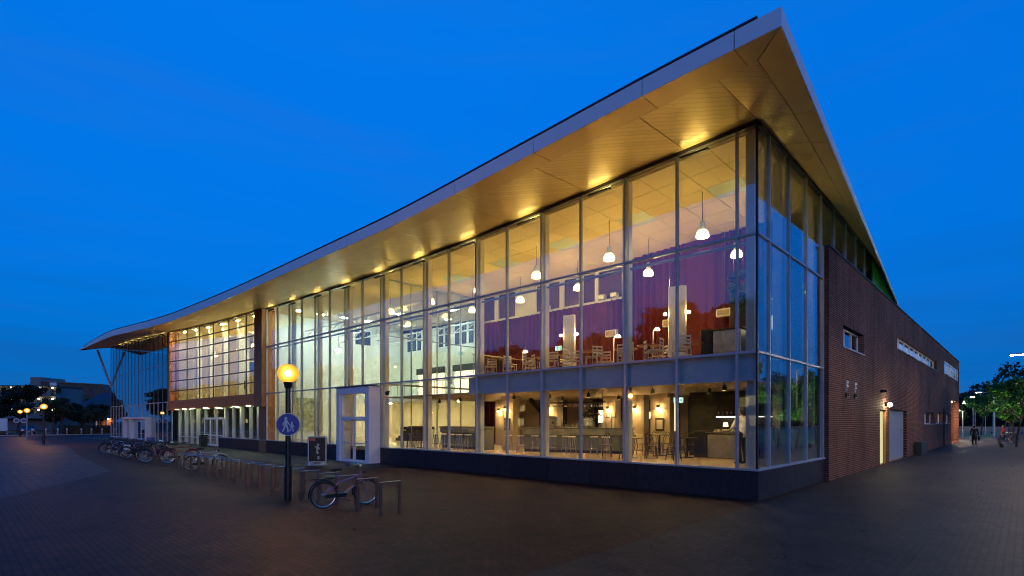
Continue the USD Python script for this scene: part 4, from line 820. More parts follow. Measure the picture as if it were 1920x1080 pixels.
def exit_sign(x, y, z, rz, label):
    e = thing('exit_sign', label, 'exit sign', (x, y, z), rz)
    obj('box', MB().rbox((0, .03, 0), (.46, .05, .25), 0, .008), 'white_paint', e); obj('face', MB().box(-.21, .21, -.006, .004, -.11, .11), 'lamp_exit', e)
    fig = unary_union([sg.Point(-.02, .065).buffer(.02), sg.Polygon([(-.06, .04), (.01, .04), (.05, .0), (.04, -.01), (0, .01), (.0, -.03), (.05, -.07), (.04, -.08), (-.03, -.04), (-.07, -.08), (-.09, -.07), (-.04, -.01)])]).union(sg.Polygon([(.08, -.015), (.14, -.015), (.14, -.04), (.18, 0), (.14, .04), (.14, .015), (.08, .015)]))
    obj('pictogram', MB().poly(fig, 0, .003).xform(lambda p: np.array([p[0], -.009 + p[2] * -1, p[1]])), 'green_panel', e)
exit_sign(-5.3, 6.0, 3.05, 0, 'lit exit sign under the cafe ceiling above the bentwood chairs')
exit_sign(-12.5, 6.9, 6.0, 0, 'lit exit sign on the red curtain left of the white totem in the foyer')
exit_sign(-21.6, 8.0, 6.6, 0, 'lit exit sign hanging over the atrium gallery')

# furniture of the upper foyer
p = proto('foyer_chair')
obj('seat', MB().rbox((0, 0, .45), (.42, .42, .035), 0, .012), 'wood_light', p)
for sx in (-1, 1):
    obj('leg', MB().tube([(sx * .18, -.18, .44), (sx * .21, -.2, 0)], .016, 6), 'wood_light', p)
    obj('leg', MB().tube([(sx * .18, .2, .84), (sx * .19, .19, .44), (sx * .2, .22, 0)], .016, 6), 'wood_light', p)
for z in (.80, .68, .58): obj('back_slat', MB().rbox((0, .2, z), (.38, .022, .06), 0, .006), 'wood_light', p)
obj('stretcher', MB().box(-.19, .19, -.2, -.18, .2, .22).box(-.19, .19, .19, .21, .2, .22), 'wood_light', p)
fc = [(-11.3, .8, 30), (-10.7, 1.3, 200), (-10.1, .75, 80), (-9.4, 1.1, 330), (-9.0, .7, 150), (-8.0, .9, 20), (-7.4, 1.5, 240), (-7.0, .75, 100), (-6.2, 1.0, 300), (-5.7, .8, 60), (-5.0, 1.3, 190), (-4.6, .75, 10), (-3.9, 1.2, 130), (-3.5, .8, 280), (-3.0, 1.5, 45), (-2.6, .9, 220), (-8.5, 2.4, 90), (-6.6, 2.6, 200), (-4.2, 2.4, 330), (-10.4, 2.4, 20)]
for k, (x, y, a) in enumerate(fc):
    copy(p, 'foyer_chair', f'{ORD[k]} pale wooden chair from the left among the upper foyer tables' if k < 16 else f'pale wooden chair in the second line behind the foyer window, {ORD[k - 16]} of four', 'chair', (x, y, Z3 - .03), a, 'pale wooden chairs in the upper foyer')
ft = [(-10.8, .75), (-9.5, 1.7), (-8.2, 1.6), (-6.5, 1.5), (-5.3, 1.9), (-4.2, 1.6), (-2.9, 2.1)]
for k, (x, y) in enumerate(ft): table('foyer_table', f'{ORD[k]} orange-brown round table from the left in the upper foyer', x, y, Z3 - .03, .42, .76, 'wood_orange', 'black_paint', 'round tables in the upper foyer')
for k, (x, y, h, w) in enumerate(((-9.3, 3.7, 2.3, .55), (-4.2, 3.7, 2.7, .66))):
    t_ = thing('totem', f'{"slim white totem board between the foyer tables" if k == 0 else "large white totem board with two side lamps near the glass corner"}', 'totem', (x, y, Z3 - .03), 15)
    obj('board', MB().rbox((0, 0, h / 2 + .5), (w, .14, h), 0, .02), 'white_paint', t_); obj('foot', MB().box(-w / 2, w / 2, -.2, .2, 0, .5), 'bar_grey', t_)
    for sx in (-1, 1): obj('side_lamp', MB().ball((sx * (w / 2 + .1), -.06, h * .62 + .5), .06), 'lamp_floor', t_)
for k, x in enumerate((-9.0, -6.0, -3.6)):
    t_ = thing('ceiling_speaker', f'{["left", "middle", "right"][k]} one of three small white boxes hung before the red curtain', 'speaker', (x, 6.6, 6.35 + .12 * k), 0)
    obj('case', MB().rbox((0, 0, 0), (.62, .2, .32), 0, .02), 'white_paint', t_); obj('grille', MB().box(-.25, .25, -.106, -.102, -.11, .11), 'wall_beige', t_); obj('wire', MB().tube([(0, 0, .16), (0, 0, 3.5)], .006, 5), 'chrome', t_)
for k, (x, y) in enumerate(((-13.3, 5.0), (-7.2, 4.0), (-5.1, 3.5), (-9.9, 4.2))):
    t_ = thing('floor_lamp', f'{ORD[k]} white hook-necked floor lamp among the foyer tables', 'floor lamp', (x, y, Z3 - .03), 30 * k)
    obj('stem', MB().tube([(0, 0, .02), (0, 0, 1.55), (.05, 0, 1.66), (.16, 0, 1.70)], .02, 8), 'white_paint', t_); obj('foot', MB().lathe([(0, 0), (.16, 0), (.16, .02), (0, .02)], n=14), 'white_paint', t_)
    obj('shade', MB().lathe([(0, 1.62), (.11, 1.62), (.06, 1.72), (0, 1.72)], (.18, 0, 0), 12), 'lamp_floor', t_)
rl = thing('foyer_railing', 'glass-and-steel railing at the left end of the upper foyer', 'railing', (-12.05, 0, Z3), 0)
obj('rail', MB().tube([(0, .4, 1.0), (0, 7.2, 1.0)], .025, 8), 'chrome', rl)
for y in np.arange(.5, 7.2, 1.1): obj('post', MB().tube([(0, y, -.3), (0, y, 1.0)], .02, 6), 'chrome', rl); obj('pane', MB().box(-.006, .006, y + .06, y + 1.04, .05, .92), 'glass_partition', rl)
db = thing('foyer_bar', 'black and brass bar cabinet near the corner of the upper foyer', 'bar counter', (-2.0, 3.2, Z3 - .03), 0)
obj('body', MB().rbox((0, 0, .6), (.95, .7, 1.2), 0, .02), 'bar_steel', db); obj('top', MB().rbox((0, 0, 1.23), (1.1, .8, .05), 0, .01), 'wood_dark', db); obj('side', MB().rbox((-.72, .0, .65), (.4, .7, 1.3), 0, .02), 'wall_dark', db)
bs = thing('dark_screen', 'dark screen wall behind the brass bar cabinet at the glass corner', 'screen', (-1.55, 4.6, Z3 - .03), 0)
obj('panel', MB().rbox((0, 0, 1.4), (2.0, .12, 2.8), 0, .01), 'wood_dark', bs); obj('foot', MB().box(-.9, .9, -.3, .3, 0, .04), 'wall_dark', bs)
for z in (1.3, 2.0): obj('lit_niche', MB().box(.45, .75, -.075, -.061, z, z + .5), 'lamp_menu', bs)
hp = thing('hanging_plant', 'leafy green plant trailing down at the glass corner of the upper foyer', 'plant', (-1.4, 4.2, 5.75), 0)
def hang(r):
    k = r.integers(0, 6); return np.array([-.9 + .33 * k + r.normal() * .07, r.normal() * .12, -1.0 * r.random() ** .8 * (1 + .4 * (k % 3)) + 1.6])
obj('foliage', leaf_cloud(700, .07, hang, 5), 'leaf_street', hp); obj('trough', MB().box(-1.0, 1.0, -.14, .14, 1.55, 1.75), 'dark_frame', hp)
for sx in (-1, 1): obj('wire', MB().tube([(sx * .9, 0, 1.75), (sx * .9, 0, 3.6)], .006, 5), 'chrome', hp)

# ---------------------------------------------------------------- trees
def tree_proto(name, h, trunk_h, crown_r, n, size, leaf, seed, squash=1.0):
    r = np.random.default_rng(seed); p = proto(name); m = MB()
    bend = r.normal(size=2) * .04 * h
    spine = [(0, 0, -.05), (bend[0] * .2, bend[1] * .2, trunk_h * .5), (bend[0] * .5, bend[1] * .5, trunk_h), (bend[0], bend[1], h * .8)]
    m.tube(spine, [h * .018, h * .015, h * .012, h * .003], 7)
    cz = (trunk_h + h) / 2; ch = (h - trunk_h) / 2 * 1.05; lobes = []
    for k in range(19):
        a, z = r.uniform(0, 2 * PI), r.uniform(-.75, .75); rad = crown_r * math.sqrt(max(.05, 1 - z * z)) * r.uniform(.35, .95)
        c = np.array([bend[0] * .6 + rad * math.cos(a), bend[1] * .6 + rad * math.sin(a), cz + z * ch * .8]); lobes.append((c, crown_r * r.uniform(.17, .36)))
        s0 = np.array([bend[0] * .5, bend[1] * .5, trunk_h * r.uniform(.85, 1.2)]); m.tube([s0, (s0 + c) / 2 + [0, 0, .05 * h], c], [h * .006, h * .004, h * .0015], 5)
    def pick(g):
        c, R = lobes[g.integers(0, len(lobes))]; d = g.normal(size=3); d /= np.linalg.norm(d)
        return c + d * R * g.uniform(.25, 1.25) * np.array([1, 1, .8 * squash])
    obj('trunk', m, 'bark', p); obj('crown', leaf_cloud(n, size, pick, seed + 50), leaf, p)
    return p
t_street = tree_proto('street_tree', 6.2, 2.1, 1.9, 3600, .15, 'leaf_street', 3)
t_street2 = tree_proto('street_tree_loose', 5.4, 1.9, 1.6, 2600, .14, 'leaf_street', 11)
t_dark = tree_proto('dark_tree', 10, 2.2, 3.6, 4200, .30, 'leaf_dark', 21)
t_olive = tree_proto('olive_tree', 6, 2.4, 1.6, 1700, .15, 'leaf_olive', 33)
t_wide = tree_proto('wide_tree', 10, 2.0, 4.4, 4600, .32, 'leaf_dark', 45, .8)
for k, (x, y, s, pr) in enumerate(((4.75, 46, 1.0, t_street), (4.5, 55, .95, t_street2), (4.2, 64, 1.05, t_street), (4.1, 73, 1.0, t_street2), (4.3, 83, 1.05, t_street))):
    copy(pr, 'street_tree', f'{ORD[k]} young green street tree along the side street, counted from the viewer', 'tree', (x, y, 0), 70 * k, 'street trees by the side street', s)
for k, (x, y, s, pr) in enumerate(((8.2, 10, 1.05, t_street), (7.8, 15.5, .95, t_street2), (8.4, 21, 1.1, t_street), (7.9, 27, 1.0, t_street2), (8.1, 33, 1.05, t_street), (8.3, 39.5, .9, t_street2))):
    copy(pr, 'street_tree', 'young green street tree mirrored in the lower side windows of the theatre', 'tree', (x, y, 0), 47 * k, 'street trees mirrored in the side windows', s)
for k, (x, y, s, pr, lab) in enumerate(((.3, 96, 1.08, t_street, 'bright green tree on the lawn straight beyond the walking person'), (-3.0, 104, 1.0, t_street2, 'smaller green tree on the lawn beside the far corner of the brick wing'), (2.6, 110, 1.25, t_street, 'tall green tree behind the bare grey pole on the lawn'), (5.5, 118, 1.3, t_street2, 'loose green tree at the far end of the side street'))):
    copy(pr, 'lawn_tree', lab, 'tree', (x, y, 0), 33 * k, None, s)
for k, (x, y, s, pr, lab) in enumerate(((-131, -6.6, .98, t_dark, 'big dark tree in front of the lit gallery flats'), (-106.8, -3.9, 1.02, t_olive, 'thin brownish tree beside the black lamp post, left of a pair'), (-106.0, -2.9, .98, t_olive, 'thin brownish tree, right of the pair behind the bollards'), (-118, 1.2, .62, t_wide, 'dark bushy tree before the angular brick building'),
        (-103.5, .4, .74, t_olive, 'small tree behind the hedge, left of the two next to the glass hall'), (-102.6, 1.6, .70, t_olive, 'small tree behind the hedge nearest the glass hall'), (-141, -9.5, .75, t_wide, 'low dark tree at the left edge beyond the white panel'), (-128, 4.6, .60, t_dark, 'dark tree before the slate roof'), (-122, -2.2, .7, t_dark, 'dark tree behind the parked car'))):
    copy(pr, 'background_tree', lab, 'tree', (x, y, 0), 51 * k, None, s)
for k in range(64):
    x = 12 - 10.4 * (k // 2) + rng.uniform(-2, 2); y = -57 - 9 * (k % 2) + rng.uniform(-2, 2)
    copy(rng.choice([t_dark, t_wide]), 'square_tree', 'dark tree across the square mirrored in the glass front', 'tree', (x, y, 0), rng.uniform(0, 360), 'trees across the square', rng.uniform(1.72, 2.0) * (1.18 if -33 < x < -8 else 1))
for k in range(6):
    x0 = 14 - 60 * k; t = thing('terrace_block', 'dark terrace of flats across the square mirrored in the glass front', 'building', (x0 - 56, -84, 0), 0, 'flats across the square')
    obj('wall', MB().box(0, 56, 0, 12, 0, 12.5 + (k % 3)), 'far_brick', t); obj('roof', MB().box(-.3, 56.3, -.3, 12.3, 12.5 + k % 3, 12.8 + k % 3), 'roof_felt', t)
    for q in range(9):
        for z in (1.2, 4.4, 7.6): obj('window', MB().box(2 + 6 * q, 4 + 6 * q, 12.005, 12.04, z, z + 1.6), 'lit_window' if rng.random() < .25 else 'window_far', t)
# far wood at the end of the side street
def woodpt(r):
    k = r.random(); x = -70 + 150 * k; top = 15 + 3.5 * math.sin(x * .11) + 2 * math.sin(x * .31 + 1) + 1.2 * math.sin(x * .83)
    return np.array([x + r.normal() * .6, 196 + r.random() * 14, top * (1 - r.random() ** 1.4 * .98) + r.normal() * .5])
obj('wood', leaf_cloud(16000, .62, woodpt, 9).box(-70, 80, 208, 211, 0, 11), 'leaf_dark', None, label='dark far wood closing the side street', cat='wood', kind='stuff')
lw = thing('low_wall', 'long pale low wall catching lamp light beyond the lawn', 'wall', (0, 131, 0), 0)
for k in range(14): obj('wall_section', MB().box(-24 + 4 * k + .02, -20 + 4 * k - .02, -.15, .15, 0, 1.0), 'light_rail', lw)

# ---------------------------------------------------------------- lamps and signs
def globe_lamp(x, y, h, label, paint='black_paint', r=.27):
    t = thing('globe_lamp', label, 'street lamp', (x, y, 0), 0, None)
    obj('post', MB().lathe([(0, 0), (.10, 0), (.10, .9), (.075, .95), (.070, h - .42), (.09, h - .40), (.0, h - .40)], n=14), paint, t, smooth=40)
    obj('collar', MB().lathe([(0, h - .40), (.085, h - .40), (.11, h - .30), (.13, h - .245), (0, h - .245)], n=14), paint, t)
    obj('globe', MB().ball((0, 0, h), r, 3, (1.04, 1.04, .95)), 'lamp_globe', t, smooth=True)
    obj('bulb', MB().ball((0, 0, h), .085, 2), 'lamp_bulb', t, smooth=True)
    obj('diffuser', MB().ball((0, 0, h), .145, 3), 'lamp_halo_inner', t, smooth=True); obj('diffuser', MB().ball((0, 0, h), .21, 3), 'lamp_halo_outer', t, smooth=True)
    return t
globe_lamp(-9.32, -8.83, 3.48, 'black lamp post with a glowing amber globe among the bicycle hoops')
globe_lamp(-60.6, -9.23, 3.5, 'black globe lamp at the far left, rightmost of three by the trees')
globe_lamp(-76.8, -9.2, 3.35, 'grey-posted amber globe lamp at the far left, middle one of three', 'galvanised')
globe_lamp(-96, -8.5, 3.45, 'amber globe lamp at the far left with a small double sign under it')
s_ = thing('pedestrian_sign', 'round blue pedestrian sign with a white adult and child on the black lamp post', 'sign', (-9.32, -8.83, 2.08), math.degrees(math.atan2(EYE[1] + 8.83, EYE[0] + 9.32)) + 90)
def upr(y0): return lambda p: np.array([p[0], y0 - p[2], p[1]])
obj('disc', MB().poly(sg.Point(0, 0).buffer(.295, 24), 0, .02).xform(upr(-.115)), 'sign_blue', s_)
obj('rim', MB().poly(sg.Point(0, 0).buffer(.305, 24).difference(sg.Point(0, 0).buffer(.288, 24)), 0, .026).xform(upr(-.113)), 'sign_white', s_)
def walker(cx, cy, s):
    L = lambda pts, w: sg.LineString(pts).buffer(w)
    g = unary_union([sg.Point(0, .80).buffer(.085), L([(0, .66), (0, .36)], .095), L([(-.02, .62), (-.17, .44), (-.16, .30)], .035), L([(.03, .62), (.16, .46), (.22, .34)], .035), L([(-.02, .36), (-.10, .12), (-.2, -.08)], .05), L([(.03, .36), (.10, .14), (.13, -.10)], .05)])
    return affinity.translate(affinity.scale(g, s, s, origin=(0, 0)), cx, cy)
obj('figure', MB().poly(walker(-.055, -.145, .40), 0, .006).xform(upr(-.136)), 'sign_white', s_)
obj('figure', MB().poly(walker(.095, -.155, .26), 0, .006).xform(upr(-.136)), 'sign_white', s_)
obj('bracket', MB().box(-.04, .04, -.115, -.06, -.12, -.09).box(-.04, .04, -.115, -.06, .09, .12), 'galvanised', s_)
s_ = thing('road_sign', 'small double white road sign under the farthest left globe lamp', 'sign', (-96, -8.5, 2.2), 85)
for sx in (-1, 1):
    obj('plate', MB().poly(sg.Point(sx * .38, 0).buffer(.34, 16), 0, .03).xform(upr(-.08)), 'sign_white', s_); obj('face', MB().poly(sg.Point(sx * .38, 0).buffer(.2, 16), 0, .01).xform(upr(-.11)), 'sign_blue', s_)
obj('bracket', MB().box(-.7, .7, -.08, -.05, -.03, .03), 'galvanised', s_)
ip = thing('info_panel', 'white upright panel at the left edge of the square', 'panel', (-111.5, -9.75, 0), 80)
obj('panel', MB().rbox((0, 0, 1.55), (1.6, .15, 2.0), 0, .02), 'white_paint', ip); obj('base', MB().rbox((0, 0, .28), (1.5, .3, .55), 0, .02), 'dark_frame', ip)

def led_lamp(x, y, h, rz, label, mat, arm=1.3, head=.85):
    t = thing('street_lamp', label, 'street lamp', (x, y, 0), rz)
    obj('pole', MB().lathe([(0, 0), (.085, 0), (.085, 1.0), (.06, 1.05), (.045, h), (0, h)], n=10), 'galvanised', t)
    obj('arm', MB().tube([(0, 0, h - .05), (-.3, 0, h + .05), (-arm, 0, h + .1)], .032, 8), 'galvanised', t)
    obj('housing', MB().rbox((-arm - head / 2, 0, h + .13), (head, .34, .10), 0, .03), 'galvanised', t)
    obj('lens', MB().rbox((-arm - head / 2, 0, h + .065), (head * .9, .28, .05), 0, .012), mat, t)
led_lamp(6.75, 27.3, 5.9, 0, 'street lamp whose bright head reaches in at the right edge above the trees', 'lamp_led')
led_lamp(7.4, 7.5, 5.9, 0, 'street lamp beside the viewer, lighting the brick wing from across the side street', 'lamp_led')
led_lamp(7.6, 17, 5.9, 0, 'second street lamp across from the brick wing, between the mirrored trees', 'lamp_led', .9)
led_lamp(9.6, 46, 5.9, 0, 'street lamp lighting the near street trees at the right edge', 'lamp_led_far')
led_lamp(9.2, 66, 5.9, 0, 'street lamp lighting the farther street trees at the right edge', 'lamp_led_far')
for k, (x, y, l) in enumerate(((2.3, 80.6, 'nearest'), (.8, 97, 'second'), (-1.8, 124, 'third'), (-3.0, 141, 'farthest'))):
    led_lamp(x, y, 5.9, 0, f'{l} of the small street lamps in a row beyond the corner of the brick wing', 'lamp_led_far', 1.3, .55)
led_lamp(-.2, 70, 3.4, 20, 'low slanting street lamp glowing just right of the brick wing', 'lamp_led_far', .3, .9)
gp = thing('grey_pole', 'tall bare grey pole on the lawn beyond the walking person', 'pole', (1.9, 93.5, 0)); obj('shaft', MB().lathe([(0, 0), (.16, 0), (.12, 6.2), (0, 6.25)], n=10), 'galvanised', gp); obj('base_plate', MB().rbox((0, 0, .03), (.5, .5, .06), 0, .01), 'galvanised', gp)
globe_lamp(3.4, 104, 3.6, 'amber globe lamp glowing between the trees at the right')
def uplighter(x, y, label, group=None, lamp='lamp_exit_far'):
    g_ = thing('ground_light', label, 'light', (x, y, 0), 0, group); obj('housing', MB().lathe([(0, 0), (.15, 0), (.15, .34), (.135, .34), (.13, .06), (0, .06)], n=14), 'dark_frame', g_); obj('lens', MB().lathe([(.0, .07), (.125, .07), (.12, .10), (0, .11)], n=14), lamp, g_)
for k, (x, y) in enumerate(((3.9, 44.2), (3.6, 53.2), (3.3, 62.2), (3.2, 71.0), (3.4, 81.0))): uplighter(x, y, f'green-glowing ground light at the foot of the {ORD[k]} street tree along the side street')
for k, (x, y) in enumerate(((7.0, 9.4), (6.7, 15.0), (7.2, 20.4), (6.7, 26.4), (7.0, 32.4), (7.2, 38.9))): uplighter(x, y, 'ground light under the street trees mirrored in the side windows', 'ground lights mirrored in the side windows', 'lamp_tree')
for k, (x, y) in enumerate(((-.4, 93.8), (-3.4, 102), (1.2, 107.5))): uplighter(x, y, f'{["nearest", "leftmost", "farthest"][k]} ground light under the trees on the lawn')

# ---------------------------------------------------------------- bicycle hoops and bicycles
p = proto('hoop')
for sy in (-.26, .26): obj('leg', MB().box(-.027, .027, sy - .027, sy + .027, -.02, .735), 'rusty_post', p)
obj('rail', MB().rbox((0, 0, .752), (.06, .60, .032), 0, .01), 'chrome', p)
for k in range(17):
    copy(p, 'bicycle_hoop', f'{ORD[k]} bicycle hoop from the right end of the row on the square', 'bicycle rack', (-5.45 - 1.0 * k, -8.12, 0), rng.uniform(-1.5, 1.5), 'bicycle hoops on the square')

def bicycle(name, label, loc, rz, paint, extras=(), low=False, group='bicycles parked at the hoops'):
    t = thing(name, label, 'bicycle', loc, rz, group)      # front wheel towards +x
    R = .34; rx, fx = -.54, .56
    for x, nm in ((rx, 'rear_wheel'), (fx, 'front_wheel')):
        w = obj(nm, MB().ring((x, 0, R), R - .02, .020, 'y', 30, 6), 'rubber', t, smooth=True)
        obj('rim', MB().ring((x, 0, R), R - .045, .011, 'y', 30, 5), 'chrome', w)
        sp = MB()
        for k in range(14):
            a = k * 2 * PI / 14; sp.tube([(x + .02 * math.cos(a + .5), (-1) ** k * .02, R + .02 * math.sin(a + .5)), (x + (R - .05) * math.cos(a), 0, R + (R - .05) * math.sin(a))], .0022, 3, False)
        obj('spokes', sp, 'chrome', w); obj('hub', MB().tube([(x, -.045, R), (x, .045, R)], .022, 8), 'chrome', w)
        obj('mudguard', MB().ring((x, 0, R), R + .028, .022, 'y', 16, 4, PI * .12 if x < 0 else PI * .28, PI * 1.05, 1.2), paint if not low else 'black_paint', t)
    bb, seat, ht, hb = (-.08, 0, .29), (-.24, 0, .86), (.40, 0, .86), (.46, 0, .66)
    top0 = (-.17, 0, .62) if low else (-.21, 0, .78)
    f = MB()
    for a, b, r in ((bb, seat, .018), (bb, hb, .022), (top0, (.415, 0, .80), .018), (hb, ht, .02)): f.tube([a, b], r, 7)
    for s in (-1, 1): f.tube([(bb[0], s * .03, bb[2]), (rx, s * .055, R)], .011, 5); f.tube([(top0[0], s * .02, top0[2]), (rx, s * .055, R)], .009, 5)
    obj('frame', f, paint, t)
    fk = MB()
    for s in (-1, 1): fk.tube([(.45, s * .03, .68), (.47, s * .055, .60), (.52, s * .055, .42), (fx, s * .055, R)], .012, 5)
    obj('fork', fk, paint, t)
    hbm = obj('handlebar', MB().tube([(.40, 0, .84), (.38, 0, 1.02)], .014, 6).tube([(.16, -.29, 1.03), (.26, -.29, 1.05), (.40, -.2, 1.06), (.43, 0, 1.04), (.40, .2, 1.06), (.26, .29, 1.05), (.16, .29, 1.03)], .012, 6), 'chrome', t)
    obj('grip', MB().tube([(.13, -.29, 1.025), (.25, -.29, 1.045)], .018, 6), 'rubber', hbm); obj('grip', MB().tube([(.13, .29, 1.025), (.25, .29, 1.045)], .018, 6), 'rubber', hbm)
    sd = m3.Manifold.batch_hull([m3.Manifold.sphere(.035, 10).translate((-.11, 0, .955)), m3.Manifold.sphere(.04, 10).translate((-.33, -.08, .96)), m3.Manifold.sphere(.04, 10).translate((-.33, .08, .96))])
    st_ = obj('saddle', sd, 'rubber', t, smooth=50); obj('seat_post', MB().tube([seat, (-.25, 0, .94)], .013, 6), 'chrome', st_)
    cr = obj('crank', MB().ring((bb[0], -.05, bb[2]), .085, .008, 'y', 18, 4).tube([(bb[0], -.06, bb[2]), (bb[0] + .12, -.07, bb[2] - .11)], .010, 5).tube([(bb[0], .06, bb[2]), (bb[0] - .12, .07, bb[2] + .11)], .010, 5), 'chrome', t)
    obj('pedal', MB().rbox((bb[0] + .12, -.12, bb[2] - .11), (.09, .09, .022)), 'rubber', cr); obj('pedal', MB().rbox((bb[0] - .12, .12, bb[2] + .11), (.09, .09, .022)), 'rubber', cr)
    obj('chain_guard', MB().box(rx + .02, bb[0] + .09, -.075, -.062, R - .075, R + .02), 'black_paint', t)
    obj('carrier', MB().box(-.86, -.30, -.07, -.055, .735, .75).box(-.86, -.30, .055, .07, .735, .75).box(-.86, -.84, -.07, .07, .735, .75).box(-.6, -.58, -.07, .07, .735, .75).tube([(-.74, .06, .74), (rx, .06, R)], .006, 4).tube([(-.74, -.06, .74), (rx, -.06, R)], .006, 4), 'black_paint', t)
    obj('headlight', MB().tube([(.47, 0, .86), (.54, 0, .86)], [.025, .035], 10), 'black_paint', t); obj('rear_light', MB().rbox((-.875, 0, .74), (.03, .08, .04)), 'red_cloth', t)
    obj('kickstand', MB().tube([(-.16, .04, .28), (-.24, .15, .01)], .009, 5), 'chrome', t)
    for e in extras:
        if e == 'panniers':
            for s in (-1, 1): obj('pannier', MB().rbox((-.60, s * .17, .58), (.36, .15, .32), 0, .03), 'white_cloth' if s < 0 else 'blue_cloth', t, label='white pannier bag' if s < 0 else 'dark blue pannier bag')
        if e == 'crate':
            cm = MB()
            for z in (.9, .97, 1.04, 1.11): cm.box(.36, .78, -.17, -.155, z, z + .05).box(.36, .78, .155, .17, z, z + .05).box(.36, .375, -.155, .155, z, z + .05).box(.765, .78, -.155, .155, z, z + .05)
            obj('crate', cm.box(.36, .78, -.17, .17, .88, .895), 'blue_cloth', t)
        if e == 'basket': obj('basket', MB().lathe([(.0, .84), (.12, .84), (.17, 1.06), (.16, 1.06), (.11, .86), (0, .86)], (.62, 0, 0), 14), 'wood_dark', t)
    return t
bicycle('bicycle', 'purple-framed bicycle at the right end of the hoops, nearest the viewer', (-7.2, -8.3, 0), 82, 'paint_purple', low=True)
bicycle('bicycle', 'silver bicycle at the left end of the hoops, right-most of the parked line', (-20.75, -7.45, 0), 86, 'paint_silver')
bicycle('bicycle', 'dark bicycle with a tall red-tinted handlebar, second in the line from the right', (-26.4, -7.0, 0), 80, 'paint_red')
bicycle('bicycle', 'black bicycle with a wicker basket, third in the line from the right', (-29.3, -7.5, 0), 95, 'paint_black', ('basket',))
bicycle('bicycle', 'green city bicycle leaning between the basket bicycle and the one with white bag', (-31.0, -7.2, 0), 88, 'paint_green', low=True)
bicycle('bicycle', 'bicycle carrying a white pannier bag and a dark blue crate', (-33.6, -7.3, 0), 78, 'paint_blue', ('panniers', 'crate'))
bicycle('bicycle', 'black bicycle second from the left end of the line', (-37.7, -7.4, 0), 92, 'paint_black')
bicycle('bicycle', 'silver bicycle at the far left end of the line', (-39.3, -7.5, 0), 84, 'paint_silver', low=True)
bicycle('bicycle', 'blue bicycle just left of the one carrying a white pannier bag', (-35.4, -7.5, 0), 96, 'paint_blue')
bicycle('bicycle', 'red bicycle in the thick of the line, between two black ones', (-28.0, -7.6, 0), 75, 'paint_red', low=True)
bicycle('bicycle', 'black bicycle with bare carrier right behind the white pannier bag', (-32.3, -7.7, 0), 99, 'paint_black')
bicycle('bicycle', 'dark bicycle parked under the street trees near the right edge', (4.0, 52.5, 0), 60, 'paint_black', group='bicycles under the street trees')
bicycle('bicycle', 'second dark bicycle under the street trees, behind the first', (4.3, 54.5, 0), 50, 'paint_black', low=True, group='bicycles under the street trees')

# poster stand, litter bin, bollards, hedge, car
a_ = thing('poster_stand', 'pavement poster stand with a dark theatre poster before the porch', 'poster stand', (-19.9, -2.75, 0), 50)
obj('frame', MB().rbox((0, 0, .78), (.90, .07, 1.28), 0, .012), 'galvanised', a_)
po = obj('poster', MB().box(-.38, .38, -.045, -.037, .19, 1.36), 'poster_black', a_)
obj('banner_strip', MB().box(-.36, -.08, -.049, -.0455, 1.20, 1.33), 'poster_orange', po)
fig = unary_union([sg.Point(.05, 1.0).buffer(.06), sg.Polygon([(-.12, .95), (.08, .92), (.14, .8), (.02, .72), (.1, .6), (.02, .52), (-.06, .66), (-.02, .78)]), sg.Polygon([(.0, .42), (.1, .46), (.12, .3), (.03, .28)])])
obj('print', MB().poly(fig, 0, .003).xform(lambda p: np.array([p[0], -.0455 - p[2], p[1]])), 'poster_art', po)
for sx in (-1, 1): obj('spring_foot', MB().rbox((sx * .3, 0, .08), (.14, .6, .12), 0, .02), 'slab_steel', a_)
obj('base', MB().rbox((0, 0, .02), (.85, .62, .04), 0, .01), 'galvanised', a_)
b_ = thing('litter_bin', 'dark litter bin beside the entrance doors under the orange box', 'litter bin', (-43.9, -.75, 0), 0)
obj('body', MB().rbox((0, 0, .46), (.52, .52, .84), 0, .04), 'bin_metal', b_); obj('lid', MB().rbox((0, 0, .95), (.58, .58, .10), 0, .03), 'black_paint', b_); obj('slot', MB().box(-.18, .18, -.268, -.262, .70, .80), 'rubber', b_)
p = proto('bollard')
obj('shaft', MB().lathe([(0, -.02), (.095, -.02), (.095, .82), (.0, .82)], n=12), 'concrete', p); obj('cap', MB().lathe([(0, .82), (.10, .82), (.10, .95), (.07, 1.0), (0, 1.0)], n=12), 'white_paint', p)
for k, (x, y) in enumerate(((-106.0, -9.3), (-103.2, -6.7), (-102.2, -5.2), (-101.4, -3.9), (-100.7, -2.9), (-99.6, -1.3), (-98.7, -.2), (-97.9, 1.0), (-97.2, 2.1))):
    copy(p, 'bollard', f'{ORD[k]} pale bollard from the left along the kerb of the square', 'bollard', (x, y, 0), 0, 'bollards along the kerb')
h_ = thing('hedge', 'clipped dark hedge behind the bollards beside the glass hall', 'hedge', (0, 0, 0))
def hedge(r):
    t = r.random(); c = np.array([-109, -2.6, 0]) * (1 - t) + np.array([-101.5, 6.5, 0]) * t; return c + [r.uniform(-.5, .5), r.uniform(-.5, .5), r.uniform(.05, 1.45)]
obj('foliage', leaf_cloud(5000, .09, hedge, 17), 'leaf_dark', h_); obj('stems', MB().hexa([(-109.2, -2.5, 0), (-108.8, -2.7, 0), (-101.3, 6.4, 0), (-101.7, 6.6, 0), (-109.2, -2.5, 1.2), (-108.8, -2.7, 1.2), (-101.3, 6.4, 1.2), (-101.7, 6.6, 1.2)]), 'bark', h_)

